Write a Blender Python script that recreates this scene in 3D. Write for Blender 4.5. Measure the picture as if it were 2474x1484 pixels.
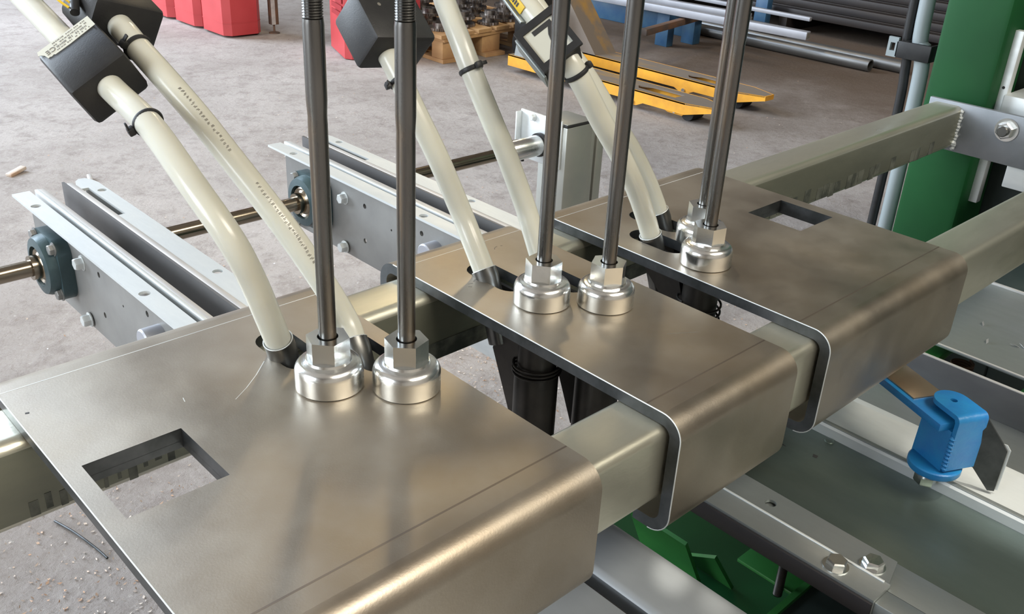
import bpy, bmesh, math, random
from mathutils import Vector, Matrix
from mathutils.geometry import tessellate_polygon
random.seed(7)
PI = math.pi
ZT = 0.685          # height of the plate tops above the floor; all geometry below is written with plate tops at z = 0
FL = -ZT            # the floor in that frame
sc = bpy.context.scene
for o in list(bpy.data.objects): bpy.data.objects.remove(o)
COL = sc.collection

# ------------------------------------------------------------------ camera
cam = bpy.data.objects.new('camera', bpy.data.cameras.new('camera'))
COL.objects.link(cam)
f_, p_, y_, r_ = 2295.03, 1.10076451, -0.776565513, 0.0526386228
cam.data.sensor_fit = 'HORIZONTAL'; cam.data.sensor_width = 36.0
cam.data.lens = 36.0 * f_ / 2474.0
cam.data.clip_start = 0.02; cam.data.clip_end = 200
cam.matrix_world = Matrix.Translation((0, 0, 0.44746 + ZT)) @ Matrix.Rotation(y_, 4, 'Z') @ Matrix.Rotation(p_, 4, 'X') @ Matrix.Rotation(r_, 4, 'Z')
sc.camera = cam

# ------------------------------------------------------------------ world, lights, exposure
sc.view_settings.view_transform = 'Standard'
sc.view_settings.look = 'None'
sc.view_settings.gamma = 1.0
sc.view_settings.use_curve_mapping = False
sc.view_settings.exposure = 0.08
w = bpy.data.worlds.new('hall'); sc.world = w; w.use_nodes = True
bg = w.node_tree.nodes['Background']; bg.inputs[0].default_value = (0.72, 0.80, 0.92, 1); bg.inputs[1].default_value = 1.0

def area(name, loc, target, sx, sy, power, col):
    l = bpy.data.lights.new(name, 'AREA'); l.shape = 'RECTANGLE'; l.size = sx; l.size_y = sy; l.energy = power; l.color = col
    o = bpy.data.objects.new(name, l); COL.objects.link(o)
    o.location = loc
    o.rotation_euler = (Vector(target) - Vector(loc)).to_track_quat('-Z', 'Y').to_euler()
    return o
# daylight through the big door ahead on the left, a side opening, roof lights, and warm hanging lamps
area('daylight_door', (-2.2, 10.8, 2.9), (0.2, 1.2, 0.4), 6.0, 4.6, 2300, (0.78, 0.89, 1.0))
area('daylight_side', (-7.3, 2.0, 2.9), (0.6, 1.4, 0.4), 4.0, 3.6, 560, (0.84, 0.92, 1.0))
area('roof_light', (1.5, -3.2, 5.7), (0.9, 0.4, 0.5), 4.0, 1.6, 380, (1.0, 0.93, 0.80))
area('roof_light', (-0.3, 9.0, 5.7), (-0.3, 8.6, 0.0), 4.6, 3.2, 560, (0.64, 0.79, 1.0))
area('hanging_lamp', (4.10, 5.0, 4.2), (0.4, 0.5, 0.0), 0.34, 0.3, 26, (1.0, 0.80, 0.50))
def sun_patch_spot(target, ang, power, blend=0.6, off=(0.25, -1.5, 4.6)):
    l = bpy.data.lights.new('sun_shaft', 'SPOT'); l.spot_size = math.radians(ang); l.spot_blend = blend; l.energy = power; l.color = (1.0, 0.94, 0.82); l.shadow_soft_size = 0.01
    o = bpy.data.objects.new('sun_shaft', l); COL.objects.link(o); t = Vector(target) + Vector((0, 0, 0.685)); p = t + Vector(off); o.location = p
    o.rotation_euler = (t - p).to_track_quat('-Z', 'Y').to_euler()
# sun patches from added spot lamps inside the hall, some starting in mid-air
sun_patch_spot((1.11, 0.24, -0.24), 3.2, 700, 0.7)
sun_patch_spot((0.662, 0.415, -0.24), 1.0, 700, 0.8, (-1.6, -1.2, 2.0))
sun_patch_spot((0.668, 0.362, -0.24), 1.0, 380, 1.0, (-1.6, -1.2, 2.0))

# ------------------------------------------------------------------ materials
def mat(name, col, rough=0.5, metal=0.0, col2=None, nscale=8.0, detail=4.0, stretch=(1, 1, 1), contrast=(0.35, 0.65),
        rvar=0.0, bump=0.0, bscale=200.0, spec=0.5, sss=0.0, col3=None, n3=3.0, c3=(0.55, 0.75), wave=None):
    m = bpy.data.materials.new(name); m.use_nodes = True
    nt = m.node_tree; N = nt.nodes; L = nt.links; b = N['Principled BSDF']
    b.inputs['Base Color'].default_value = (*col, 1); b.inputs['Roughness'].default_value = rough
    b.inputs['Metallic'].default_value = metal; b.inputs['Specular IOR Level'].default_value = spec
    if sss: b.inputs['Subsurface Weight'].default_value = sss; b.inputs['Subsurface Radius'].default_value = (0.02, 0.018, 0.01); b.inputs['Subsurface Scale'].default_value = 0.5
    tc = N.new('ShaderNodeTexCoord'); mp = N.new('ShaderNodeMapping'); mp.inputs['Scale'].default_value = stretch
    L.new(tc.outputs['Object'], mp.inputs[0])
    def noise(s, d=4.0):
        n = N.new('ShaderNodeTexNoise'); n.inputs['Scale'].default_value = s; n.inputs['Detail'].default_value = d; n.inputs['Roughness'].default_value = 0.6
        L.new(mp.outputs[0], n.inputs['Vector']); return n
    def ramp(src, a, c):
        r = N.new('ShaderNodeMapRange'); r.inputs[1].default_value = a; r.inputs[2].default_value = c
        L.new(src, r.inputs[0]); return r.outputs[0]
    n = noise(nscale, detail)
    cur = None
    if col2:
        mx = N.new('ShaderNodeMix'); mx.data_type = 'RGBA'
        mx.inputs[6].default_value = (*col, 1); mx.inputs[7].default_value = (*col2, 1)
        L.new(ramp(n.outputs[0], *contrast), mx.inputs[0]); cur = mx.outputs[2]
    if col3:
        mx = N.new('ShaderNodeMix'); mx.data_type = 'RGBA'
        if cur: L.new(cur, mx.inputs[6])
        else: mx.inputs[6].default_value = (*col, 1)
        mx.inputs[7].default_value = (*col3, 1)
        n3_ = noise(n3, 6.0); L.new(ramp(n3_.outputs[0], *c3), mx.inputs[0]); cur = mx.outputs[2]
    if cur: L.new(cur, b.inputs['Base Color'])
    if rvar:
        r = N.new('ShaderNodeMapRange'); r.inputs[1].default_value = 0.3; r.inputs[2].default_value = 0.7
        r.inputs[3].default_value = max(0.03, rough - rvar); r.inputs[4].default_value = min(1, rough + rvar)
        L.new(n.outputs[0], r.inputs[0]); L.new(r.outputs[0], b.inputs['Roughness'])
    if bump:
        nb = noise(bscale, 3.0); bp = N.new('ShaderNodeBump'); bp.inputs['Strength'].default_value = bump; bp.inputs['Distance'].default_value = 0.002
        L.new(nb.outputs[0], bp.inputs['Height']); L.new(bp.outputs[0], b.inputs['Normal'])
    return m
M = {}
M['plate'] = mat('raw_steel_sheet', (0.35, 0.305, 0.25), 0.46, 1.0, (0.45, 0.41, 0.35), 6.5, 7.0, (1, 1, 1), (0.36, 0.64), 0.09, 0.05, 500, col3=(0.33, 0.27, 0.195), n3=2.6, c3=(0.5, 0.75))
M['pline'] = mat('rubbed_steel_line', (0.24, 0.20, 0.165), 0.5, 1.0)
M['edge'] = mat('cut_steel_edge', (0.12, 0.125, 0.13), 0.40, 0.8, (0.06, 0.065, 0.065), 24)
M['grime2'] = mat('smudged_steel_web', (0.20, 0.20, 0.20), 0.45, 0.5, (0.11, 0.11, 0.115), 6, 6, (1, 0.4, 1), (0.3, 0.7), 0.08)  # dark grey that includes the shade on the rails' inner web
M['galvt'] = mat('table_zinc', (0.40, 0.425, 0.45), 0.42, 0.5, (0.32, 0.34, 0.355), 9, 5, (1, 0.4, 1), (0.3, 0.7), 0.08)
M['stencil'] = mat('worn_stencil_ink', (0.055, 0.06, 0.05), 0.5, 0.3, (0.14, 0.145, 0.12), 30, 6, (1, 1, 1), (0.42, 0.6))
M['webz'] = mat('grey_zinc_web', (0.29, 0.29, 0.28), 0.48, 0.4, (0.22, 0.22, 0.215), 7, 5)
M['grime'] = mat('grimy_galvanising', (0.27, 0.27, 0.205), 0.42, 0.7, (0.17, 0.175, 0.14), 9, 6, (0.3, 1, 1), (0.3, 0.7), 0.08)  # galvanising darkened by the shade on the rear beam's near face
M['galv'] = mat('galvanised_tube', (0.62, 0.60, 0.50), 0.36, 0.85, (0.48, 0.475, 0.39), 14, 5, (0.3, 1, 1), (0.3, 0.7), 0.09, 0.08, 260, col3=(0.30, 0.30, 0.22), n3=5, c3=(0.62, 0.8))
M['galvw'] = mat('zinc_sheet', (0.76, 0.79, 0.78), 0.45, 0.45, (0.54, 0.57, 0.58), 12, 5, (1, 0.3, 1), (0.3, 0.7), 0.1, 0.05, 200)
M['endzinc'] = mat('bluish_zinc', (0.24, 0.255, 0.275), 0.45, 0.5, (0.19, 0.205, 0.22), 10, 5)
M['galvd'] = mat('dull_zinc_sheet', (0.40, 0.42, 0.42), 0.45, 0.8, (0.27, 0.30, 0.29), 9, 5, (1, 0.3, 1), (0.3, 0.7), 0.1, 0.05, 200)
M['pan'] = mat('oily_steel_sheet', (0.15, 0.185, 0.165), 0.42, 0.7, (0.08, 0.11, 0.095), 7, 5, (1, 0.4, 1), (0.3, 0.7), 0.1, 0.04, 220)
M['zinc'] = mat('bright_zinc_plating', (0.82, 0.83, 0.81), 0.24, 1.0, (0.70, 0.71, 0.70), 25, 3, (1, 1, 1), (0.3, 0.7), 0.05, 0.03, 300)
M['rod'] = mat('dark_steel_rod', (0.20, 0.20, 0.195), 0.30, 1.0, (0.11, 0.105, 0.10), 50, 6, (1, 1, 0.10), (0.3, 0.7), 0.08, 0.05, 250, col3=(0.24, 0.16, 0.09), n3=45, c3=(0.48, 0.70))
M['hose'] = mat('ivory_plastic_tube', (0.60, 0.595, 0.51), 0.24, 0.0, (0.54, 0.535, 0.47), 10, 3, sss=0.25)
M['black'] = mat('black_plastic', (0.014, 0.014, 0.015), 0.48, 0.0, (0.022, 0.022, 0.022), 30, 3, bump=0.1, bscale=600, spec=0.35)
M['bsteel'] = mat('black_steel', (0.030, 0.028, 0.026), 0.42, 0.6, (0.05, 0.045, 0.04), 20, 4)
M['dsteel'] = mat('dark_sleeve_steel', (0.10, 0.10, 0.10), 0.33, 0.9, (0.16, 0.16, 0.15), 14, 4)
M['green'] = mat('green_paint', (0.009, 0.075, 0.021), 0.5, 0.0, (0.007, 0.056, 0.017), 3, 4, spec=0.25)
M['lime'] = mat('light_green_paint', (0.035, 0.19, 0.04), 0.4, 0.0, (0.022, 0.13, 0.03), 9, 4)
M['blue'] = mat('blue_paint', (0.012, 0.14, 0.38), 0.36, 0.0, (0.015, 0.18, 0.40), 30, 3, bump=0.25, bscale=120)
M['bluerack'] = mat('worn_blue_paint', (0.02, 0.075, 0.17), 0.5, 0.0, (0.05, 0.12, 0.19), 9, 5)
M['yellow'] = mat('yellow_paint', (0.80, 0.38, 0.03), 0.42, 0.0, (0.62, 0.28, 0.03), 12, 5)
M['yellowworn'] = mat('worn_yellow_paint', (0.36, 0.21, 0.06), 0.55, 0.0, (0.19, 0.155, 0.125), 7, 6, (1, 0.35, 1), (0.30, 0.48))
M['red'] = mat('red_plastic', (0.50, 0.055, 0.06), 0.42, 0.0, (0.43, 0.04, 0.045), 4, 2)
M['redd'] = mat('deep_red_plastic', (0.30, 0.02, 0.025), 0.5)
M['wood'] = mat('pallet_wood', (0.50, 0.30, 0.13), 0.75, 0.0, (0.36, 0.20, 0.09), 8, 5, (1, 0.2, 1))
M['gear'] = mat('machined_gear_steel', (0.32, 0.29, 0.27), 0.35, 0.9, (0.10, 0.08, 0.07), 20, 5)
M['shaft'] = mat('polished_shaft', (0.36, 0.31, 0.24), 0.2, 1.0, (0.24, 0.2, 0.15), 15, 4, (1, 6, 6))
M['bearing'] = mat('blue_green_casting', (0.055, 0.095, 0.105), 0.42, 0.2, (0.04, 0.07, 0.08), 14, 4, bump=0.2, bscale=120)
M['strip'] = mat('worn_guide_strip', (0.62, 0.60, 0.57), 0.42, 0.3, (0.44, 0.43, 0.42), 26, 6, (1, 0.2, 1))
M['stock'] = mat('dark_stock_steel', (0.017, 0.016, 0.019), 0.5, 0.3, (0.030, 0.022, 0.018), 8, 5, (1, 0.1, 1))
M['pipe'] = mat('grey_stock_pipe', (0.22, 0.22, 0.215), 0.38, 0.7, (0.10, 0.095, 0.09), 9, 6, (1, 0.15, 1))
M['alu'] = mat('mill_aluminium', (0.42, 0.43, 0.47), 0.45, 0.4, (0.36, 0.37, 0.41), 8, 3)
M['rust'] = mat('rusty_bar', (0.20, 0.10, 0.055), 0.7, 0.3, (0.10, 0.08, 0.07), 12, 5)
M['post'] = mat('grey_post_coating', (0.42, 0.42, 0.38), 0.42, 0.7, (0.36, 0.37, 0.35), 8, 4)
M['paper'] = mat('white_label', (0.50, 0.50, 0.43), 0.5)
M['ink'] = mat('black_ink', (0.02, 0.02, 0.02), 0.6)
M['greyink'] = mat('grey_print', (0.16, 0.15, 0.13), 0.6)
M['ylabel'] = mat('yellow_label', (0.75, 0.50, 0.03), 0.5)
M['conduit'] = mat('grey_conduit', (0.27, 0.31, 0.32), 0.4)
M['dkcast'] = mat('dark_machine_panel', (0.018, 0.030, 0.027), 0.55, 0.0, (0.03, 0.04, 0.035), 8)
M['tan'] = mat('tan_steel_pad', (0.45, 0.36, 0.26), 0.35, 0.9)
M['chip'] = mat('wood_chips', (0.58, 0.50, 0.43), 0.8, 0.0, (0.48, 0.30, 0.19), 9, 3, contrast=(0.45, 0.6))
M['shiny'] = mat('metal_swarf', (0.8, 0.8, 0.82), 0.3, 0.8)

def floor_mat():
    m = bpy.data.materials.new('workshop_concrete'); m.use_nodes = True
    nt = m.node_tree; N = nt.nodes; L = nt.links; b = N['Principled BSDF']; b.inputs['Roughness'].default_value = 0.78; b.inputs['Specular IOR Level'].default_value = 0.3
    tc = N.new('ShaderNodeTexCoord')
    def noise(s, d=8, r=0.65, dist=0.0):
        n = N.new('ShaderNodeTexNoise'); n.inputs['Scale'].default_value = s; n.inputs['Detail'].default_value = d; n.inputs['Roughness'].default_value = r; n.inputs['Distortion'].default_value = dist
        L.new(tc.outputs['Object'], n.inputs['Vector']); return n.outputs[0]
    def mr(src, a, c, lo=0.0, hi=1.0):
        r = N.new('ShaderNodeMapRange'); r.inputs[1].default_value = a; r.inputs[2].default_value = c; r.inputs[3].default_value = lo; r.inputs[4].default_value = hi
        L.new(src, r.inputs[0]); return r.outputs[0]
    def mix(a, c, fac):
        x = N.new('ShaderNodeMix'); x.data_type = 'RGBA'
        if isinstance(a, tuple): x.inputs[6].default_value = (*a, 1)
        else: L.new(a, x.inputs[6])
        if isinstance(c, tuple): x.inputs[7].default_value = (*c, 1)
        else: L.new(c, x.inputs[7])
        L.new(fac, x.inputs[0]); return x.outputs[2]
    def mul(a, c):
        x = N.new('ShaderNodeMath'); x.operation = 'MULTIPLY'
        L.new(a, x.inputs[0])
        if isinstance(c, float): x.inputs[1].default_value = c
        else: L.new(c, x.inputs[1])
        return x.outputs[0]
    c = mix((0.32, 0.285, 0.262), (0.45, 0.41, 0.385), mr(noise(1.1, 6), 0.35, 0.65))
    c = mix(c, (0.235, 0.20, 0.18), mr(noise(14, 8, 0.75), 0.48, 0.70, 0, 0.85))
    c = mix(c, (0.21, 0.165, 0.135), mr(noise(90, 6, 0.8), 0.56, 0.70, 0, 0.6))
    c = mix(c, (0.56, 0.52, 0.49), mr(noise(60, 4), 0.62, 0.75, 0, 0.6))
    # oily brown soil under the stock rack and around the pallet, with ragged borders of its own
    sep = N.new('ShaderNodeSeparateXYZ'); L.new(tc.outputs['Object'], sep.inputs[0])
    ad = N.new('ShaderNodeMath'); ad.operation = 'ADD'; L.new(sep.outputs[0], ad.inputs[0]); L.new(mul(noise(2.4, 5), 1.2), ad.inputs[1])
    c = mix(c, (0.095, 0.062, 0.040), mul(mr(ad.outputs[0], 4.55, 5.25), mr(noise(5, 6), 0.25, 0.45, 0.75, 1.0)))
    c = mix(c, (0.115, 0.085, 0.065), mul(mr(ad.outputs[0], 3.3, 5.2), mr(noise(3, 8, 0.7), 0.3, 0.6, 0.45, 0.9)))
    L.new(c, b.inputs['Base Color'])
    bp = N.new('ShaderNodeBump'); bp.inputs['Strength'].default_value = 0.7; bp.inputs['Distance'].default_value = 0.008
    L.new(noise(28, 8, 0.75), bp.inputs['Height']); L.new(bp.outputs[0], b.inputs['Normal'])
    return m
M['floor'] = floor_mat()

# ------------------------------------------------------------------ mesh helpers
def frame(d):
    d = Vector(d).normalized(); a = Vector((0, 0, 1)) if abs(d.z) < 0.95 else Vector((1, 0, 0))
    u = d.cross(a).normalized(); return u, d.cross(u).normalized()
class B:
    def __init__(s): s.bm = bmesh.new()
    def quad(s, vs):
        try: s.bm.faces.new(vs)
        except ValueError: pass
    def hexa(s, c, bev=0.0):               # eight corners: bottom four, top four
        v = [s.bm.verts.new(p) for p in c]
        fs = [s.bm.faces.new([v[i] for i in q]) for q in ((0, 3, 2, 1), (4, 5, 6, 7), (0, 1, 5, 4), (1, 2, 6, 5), (2, 3, 7, 6), (3, 0, 4, 7))]
        if bev:
            es = list({e for f in fs for e in f.edges})
            bmesh.ops.bevel(s.bm, geom=es, offset=bev, segments=2, affect='EDGES', profile=0.5)
        return s
    def box(s, x0, x1, y0, y1, z0, z1, bev=0.0):
        return s.hexa([(x0, y0, z0), (x1, y0, z0), (x1, y1, z0), (x0, y1, z0), (x0, y0, z1), (x1, y0, z1), (x1, y1, z1), (x0, y1, z1)], bev)
    def obox(s, c, R, d, bev=0.0):         # oriented box: centre, three axes, three sizes
        c = Vector(c); a = [Vector(R[i]) * d[i] / 2 for i in range(3)]
        P = [c + a[0] * i + a[1] * j + a[2] * k for k in (-1, 1) for i, j in ((-1, -1), (1, -1), (1, 1), (-1, 1))]
        return s.hexa(P, bev)
    def lathe(s, prof, p, ax=(0, 0, 1), n=32, caps=True, ph=0.0):
        p = Vector(p); ax = Vector(ax).normalized(); u, v = frame(ax)
        if abs(ax.z) > 0.99: u, v = Vector((1, 0, 0)), Vector((0, 1, 0))
        rings = []
        for r, h in prof:
            rings.append([s.bm.verts.new(p + ax * h + (u * math.cos(2 * PI * i / n + ph) + v * math.sin(2 * PI * i / n + ph)) * r) for i in range(n)])
        for a, b in zip(rings, rings[1:]):
            for i in range(n): s.quad([a[i], a[(i + 1) % n], b[(i + 1) % n], b[i]])
        if caps: s.quad(rings[0][::-1]); s.quad(rings[-1])
        return s
    def cyl(s, a, b, r, n=24, r2=None):
        a = Vector(a); b = Vector(b); return s.lathe([(r, 0), (r if r2 is None else r2, (b - a).length)], a, b - a, n)
    def prism(s, pts, vec):                # closed polygon of 3-D points swept along a vector
        vec = Vector(vec); pts = [Vector(q) for q in pts]
        a = [s.bm.verts.new(q) for q in pts]; b = [s.bm.verts.new(q + vec) for q in pts]
        s.quad(a[::-1]); s.quad(b)
        for i in range(len(a)): s.quad([a[i], a[(i + 1) % len(a)], b[(i + 1) % len(a)], b[i]])
        return s
    def slab(s, loops, z0, z1, T=None):    # outline and holes in a plane, with thickness
        T = T or (lambda x, y, z: Vector((x, y, z)))
        tri = tessellate_polygon([[Vector((x, y, 0)) for x, y in l] for l in loops])
        flat = [q for l in loops for q in l]
        top = [s.bm.verts.new(T(x, y, z1)) for x, y in flat]; bot = [s.bm.verts.new(T(x, y, z0)) for x, y in flat]
        for t in tri:
            s.quad([top[i] for i in t]); s.quad([bot[i] for i in reversed(t)])
        k = 0
        for l in loops:
            n = len(l)
            for i in range(n): s.quad([top[k + i], bot[k + i], bot[k + (i + 1) % n], top[k + (i + 1) % n]])
            k += n
        return s
    def tube(s, pts, r, n=20, caps=True, rs=None):
        pts = [Vector(q) for q in pts]; up = None; rings = []
        for i, q in enumerate(pts):
            t = (pts[min(i + 1, len(pts) - 1)] - pts[max(i - 1, 0)]).normalized()
            if up is None: up, _ = frame(t)
            up = (up - t * up.dot(t)).normalized(); v = t.cross(up); rr = rs[i] if rs else r
            rings.append([s.bm.verts.new(q + (up * math.cos(2 * PI * k / n) + v * math.sin(2 * PI * k / n)) * rr) for k in range(n)])
        for a, b in zip(rings, rings[1:]):
            for i in range(n): s.quad([a[i], a[(i + 1) % n], b[(i + 1) % n], b[i]])
        if caps: s.quad(rings[0][::-1]); s.quad(rings[-1])
        return s
    def ring(s, p, ax, R, r, n=28, m=8, fl=1.0):
        p = Vector(p); ax = Vector(ax).normalized(); u, v = frame(ax); g = []
        for i in range(n):
            a = 2 * PI * i / n; d = u * math.cos(a) + v * math.sin(a)
            g.append([s.bm.verts.new(p + d * (R + r * math.cos(2 * PI * k / m)) + ax * r * fl * math.sin(2 * PI * k / m)) for k in range(m)])
        for i in range(n):
            for k in range(m): s.quad([g[i][k], g[(i + 1) % n][k], g[(i + 1) % n][(k + 1) % m], g[i][(k + 1) % m]])
        return s
def tags(o, label=None, cat=None, group=None, kind=None):
    if label: o['label'] = label
    if cat: o['category'] = cat
    if group: o['group'] = group
    if kind: o['kind'] = kind
    return o
def obj(name, b, m, parent=None, label=None, cat=None, group=None, kind=None, base=None):
    """link the mesh as ONE object; its origin sits at the parent's base (or at `base`)"""
    bm = b.bm
    off = Vector(parent['base']) if parent is not None else (Vector(base) if base else Vector((0, 0, 0)))
    bmesh.ops.recalc_face_normals(bm, faces=bm.faces[:])
    bmesh.ops.translate(bm, verts=bm.verts[:], vec=-off)
    me = bpy.data.meshes.new(name); bm.to_mesh(me); bm.free()
    me.materials.append(M[m] if isinstance(m, str) else m)
    for p in me.polygons: p.use_smooth = True
    me.set_sharp_from_angle(angle=math.radians(32))
    o = bpy.data.objects.new(name, me); COL.objects.link(o)
    if parent is not None: o.parent = parent; o['base'] = tuple(off)
    else: o.location = off; o['base'] = tuple(off)
    return tags(o, label, cat, group, kind)
def thing(name, label, cat, loc, group=None):
    o = bpy.data.objects.new(name, None); COL.objects.link(o); o.empty_display_size = 0.05
    o.location = loc; o['base'] = tuple(loc)
    return tags(o, label, cat, group)
def dup(o, d, label=None):
    """a thing with copies of its parts and sub-parts, moved by d"""
    c = o.copy(); COL.objects.link(c); c.location = Vector(o.location) + Vector(d)
    if label: c['label'] = label
    for ch in list(o.children):
        k = ch.copy(); COL.objects.link(k); k.parent = c
        for g in ch.children:
            q = g.copy(); COL.objects.link(q); q.parent = k
    return c
def hexp(R, ph=0.0): return [(R * math.cos(PI / 3 * i + ph), R * math.sin(PI / 3 * i + ph)) for i in range(6)]
def circ(cx, cy, r, n=24): return [(cx + r * math.cos(2 * PI * i / n), cy + r * math.sin(2 * PI * i / n)) for i in range(n)]
def caps_(x, ya, yb, r, n=12):
    a = [(x + r * math.cos(t), yb - r + r * math.sin(t)) for t in [PI * i / n for i in range(n + 1)]]
    b = [(x + r * math.cos(t), ya + r + r * math.sin(t)) for t in [PI + PI * i / n for i in range(n + 1)]]
    return a + b
def arc(cy, cz, r, a0, a1, n=8): return [(cy + r * math.cos(a0 + (a1 - a0) * i / n), cz + r * math.sin(a0 + (a1 - a0) * i / n)) for i in range(n + 1)]
def text(name, s, size, R, c, m, parent, depth=0.0003, label=None, bold=0.0):
    cu = bpy.data.curves.new('t', 'FONT'); cu.body = s; cu.size = size; cu.extrude = depth; cu.align_x = 'CENTER'; cu.align_y = 'CENTER'; cu.offset = bold
    t = bpy.data.objects.new('t', cu); COL.objects.link(t)
    dg = bpy.context.evaluated_depsgraph_get(); me = bpy.data.meshes.new_from_object(t.evaluated_get(dg))
    bpy.data.objects.remove(t)
    mt = Matrix((R[0], R[1], R[2])).transposed().to_4x4(); mt.translation = Vector(c) - Vector(parent['base'])
    me.transform(mt); me.materials.clear(); me.materials.append(M[m])
    o = bpy.data.objects.new(name, me); COL.objects.link(o); o.parent = parent; o['base'] = parent['base']
    if label: o['label'] = label
    return o
def hexbolt(b, p, ax, R=0.0105, h=0.007, ph=0.3, washer=True):
    if washer: b.lathe([(R * 1.25, -0.0002), (R * 1.25, 0.0014)], p, ax, 20)
    b.lathe([(R, 0.001), (R, h * 0.85), (R * 0.86, h)], p, ax, 6, ph=ph)
    return b

# ------------------------------------------------------------------ the setting
b = B(); b.slab([[(-12, -8), (16, -8), (16, 16), (-12, 16)]], FL - 0.2, FL)
tags(obj('floor', b, 'floor'), kind='structure')

M['wall'] = mat('painted_hall_wall', (0.40, 0.35, 0.29), 0.8, 0.0, (0.32, 0.27, 0.22), 0.8, 4)
M['roof'] = mat('hall_roof', (0.34, 0.30, 0.26), 0.85, 0.0, (0.27, 0.24, 0.21), 1.0, 3)
HT = 6.5 + FL
def wall(name, x0, x1, y0, y1, z0=FL - 0.2, z1=HT + 0.15, m='wall'):
    b = B(); b.box(x0, x1, y0, y1, z0, z1); return tags(obj(name, b, m), kind='structure')
wall('wall_right', 11.0, 11.2, -6.2, 11.2); wall('wall_left', -8.2, -8.0, -6.2, 11.2)
wall('wall_back', -8.2, 11.2, 11.0, 11.2); wall('wall_front', -8.2, 11.2, -6.2, -6.0)
wall('ceiling', -8.2, 11.2, -6.2, 11.2, HT, HT + 0.15, 'roof')

# ------------------------------------------------------------------ the two long beams
def hollow_beam(p0, p1, w, h, zt, R=0.010, t=0.004, ext=None):
    """rounded rectangular tube from p0 to p1 (centre line, xy)"""
    b = B(); d = (Vector((*p1, 0)) - Vector((*p0, 0))); L = d.length; d.normalize(); n = Vector((-d.y, d.x, 0))
    def prof(w, h, r):
        o = []
        for cx, cz, a in ((w / 2 - r, -r, 0), (-w / 2 + r, -r, PI / 2), (-w / 2 + r, -h + r, PI), (w / 2 - r, -h + r, 1.5 * PI)):
            o += [(cx + r * math.cos(a + PI / 2 * i / 6), cz + r * math.sin(a + PI / 2 * i / 6)) for i in range(7)]
        return o
    O = prof(w, h, R); I = [(x * (w - 2 * t) / w, (z + h / 2) * (h - 2 * t) / h - h / 2) for x, z in O]
    q0 = Vector((*p0, zt)); T = lambda x, z, s_: q0 + d * s_ + n * x + Vector((0, 0, z))
    v = [[b.bm.verts.new(T(x, z, s_)) for x, z in pr] for pr in (O, I) for s_ in (0, L)]
    k = len(O)
    for i in range(k):
        j = (i + 1) % k
        b.quad([v[0][i], v[0][j], v[1][j], v[1][i]]); b.quad([v[2][i], v[3][i], v[3][j], v[2][j]])
        b.quad([v[0][i], v[2][i], v[2][j], v[0][j]]); b.quad([v[1][i], v[1][j], v[3][j], v[3][i]])
    return b
fb = thing('support_beam', 'galvanised box beam nearest the camera, passing under the front ends of all three bent plates', 'beam', (0.4, 0.424, -0.094), 'box beams')
obj('tube', hollow_beam((-0.7, 0.4255), (2.25, 0.4235), 0.062, 0.080, -0.0125), 'galv', fb)
bb = thing('support_beam', 'galvanised box beam under the rear ends of the plates, welded to the bolted end plate by the green post', 'beam', (1.0, 0.76, -0.094), 'box beams')
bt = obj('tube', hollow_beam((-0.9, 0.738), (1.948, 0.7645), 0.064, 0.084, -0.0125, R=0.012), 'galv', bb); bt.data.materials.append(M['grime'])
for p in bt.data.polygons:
    if p.normal.y < -0.93: p.material_index = 1  # near face takes the darker slot, its shade painted in
b = B(); rr = random.Random(8); nx = Vector((1, 0.0093, 0)).normalized(); ny = Vector((-0.0093, 1, 0))
for x in [-0.25 + 0.012 * k for k in range(48)] + [1.28 + 0.02 * k for k in range(29)]:
    if rr.random() < 0.75:
        yy = 0.738 - 0.0322 + (x + 0.9) * 0.0093; big = x > 1.2
        b.obox((x, yy, -0.078 + rr.uniform(-0.003, 0.003)), (nx, ny, Vector((0, 0, 1))), (0.019 if big else rr.uniform(0.003, 0.008), 0.0004, rr.uniform(0.018, 0.026) if big else rr.uniform(0.008, 0.024)))
b.obox((0.80, 0.738 - 0.0324 + 1.70 * 0.0093, -0.084), (nx, ny, Vector((0, 0, 1))), (0.74, 0.0008, 0.022))  # solid dark band along the lower part of the near face
obj('stencil_print', b, 'stencil', bb, label='band of dark worn stencil marks', kind='stuff')
b = B(); b.box(1.948, 1.958, 0.46, 0.802, -0.104, -0.006, 0.0015); obj('end_plate', b, 'endzinc', bb, label='flat end plate of bluish zinc')
b = B()
for i in range(13):
    z = -0.022 - i * 0.0062; b.lathe([(0.0025, -0.004), (0.0045, 0.0), (0.0035, 0.004)], (1.945, 0.732 + 0.0015 * math.sin(i * 2.1), z), (0.35, -0.5, 1), 8)
b.lathe([(0.006, -0.005), (0.008, 0.0), (0.005, 0.005)], (1.944, 0.734, -0.086), (0.3, 0, 1), 8)
obj('weld_bead', b, 'galvw', bb, label='rippled weld bead at the beam end')
b = B(); b.lathe([(0.0225, 0.0), (0.0225, 0.003)], (1.9475, 0.640, -0.036), (-1, 0, 0), 28)
b.lathe([(0.0175, 0.003), (0.0175, 0.013), (0.0145, 0.0155)], (1.9475, 0.640, -0.036), (-1, 0, 0), 6, ph=0.4)
nb = obj('hex_nut', b, 'zinc', bb, label='plated hexagon nut with washer')
b = B(); b.lathe([(0.0105, 0.0), (0.0105, 0.023), (0.009, 0.0245)], (1.9475, 0.640, -0.036), (-1, 0, 0), 20); obj('bolt_end', b, 'dsteel', nb)

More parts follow.
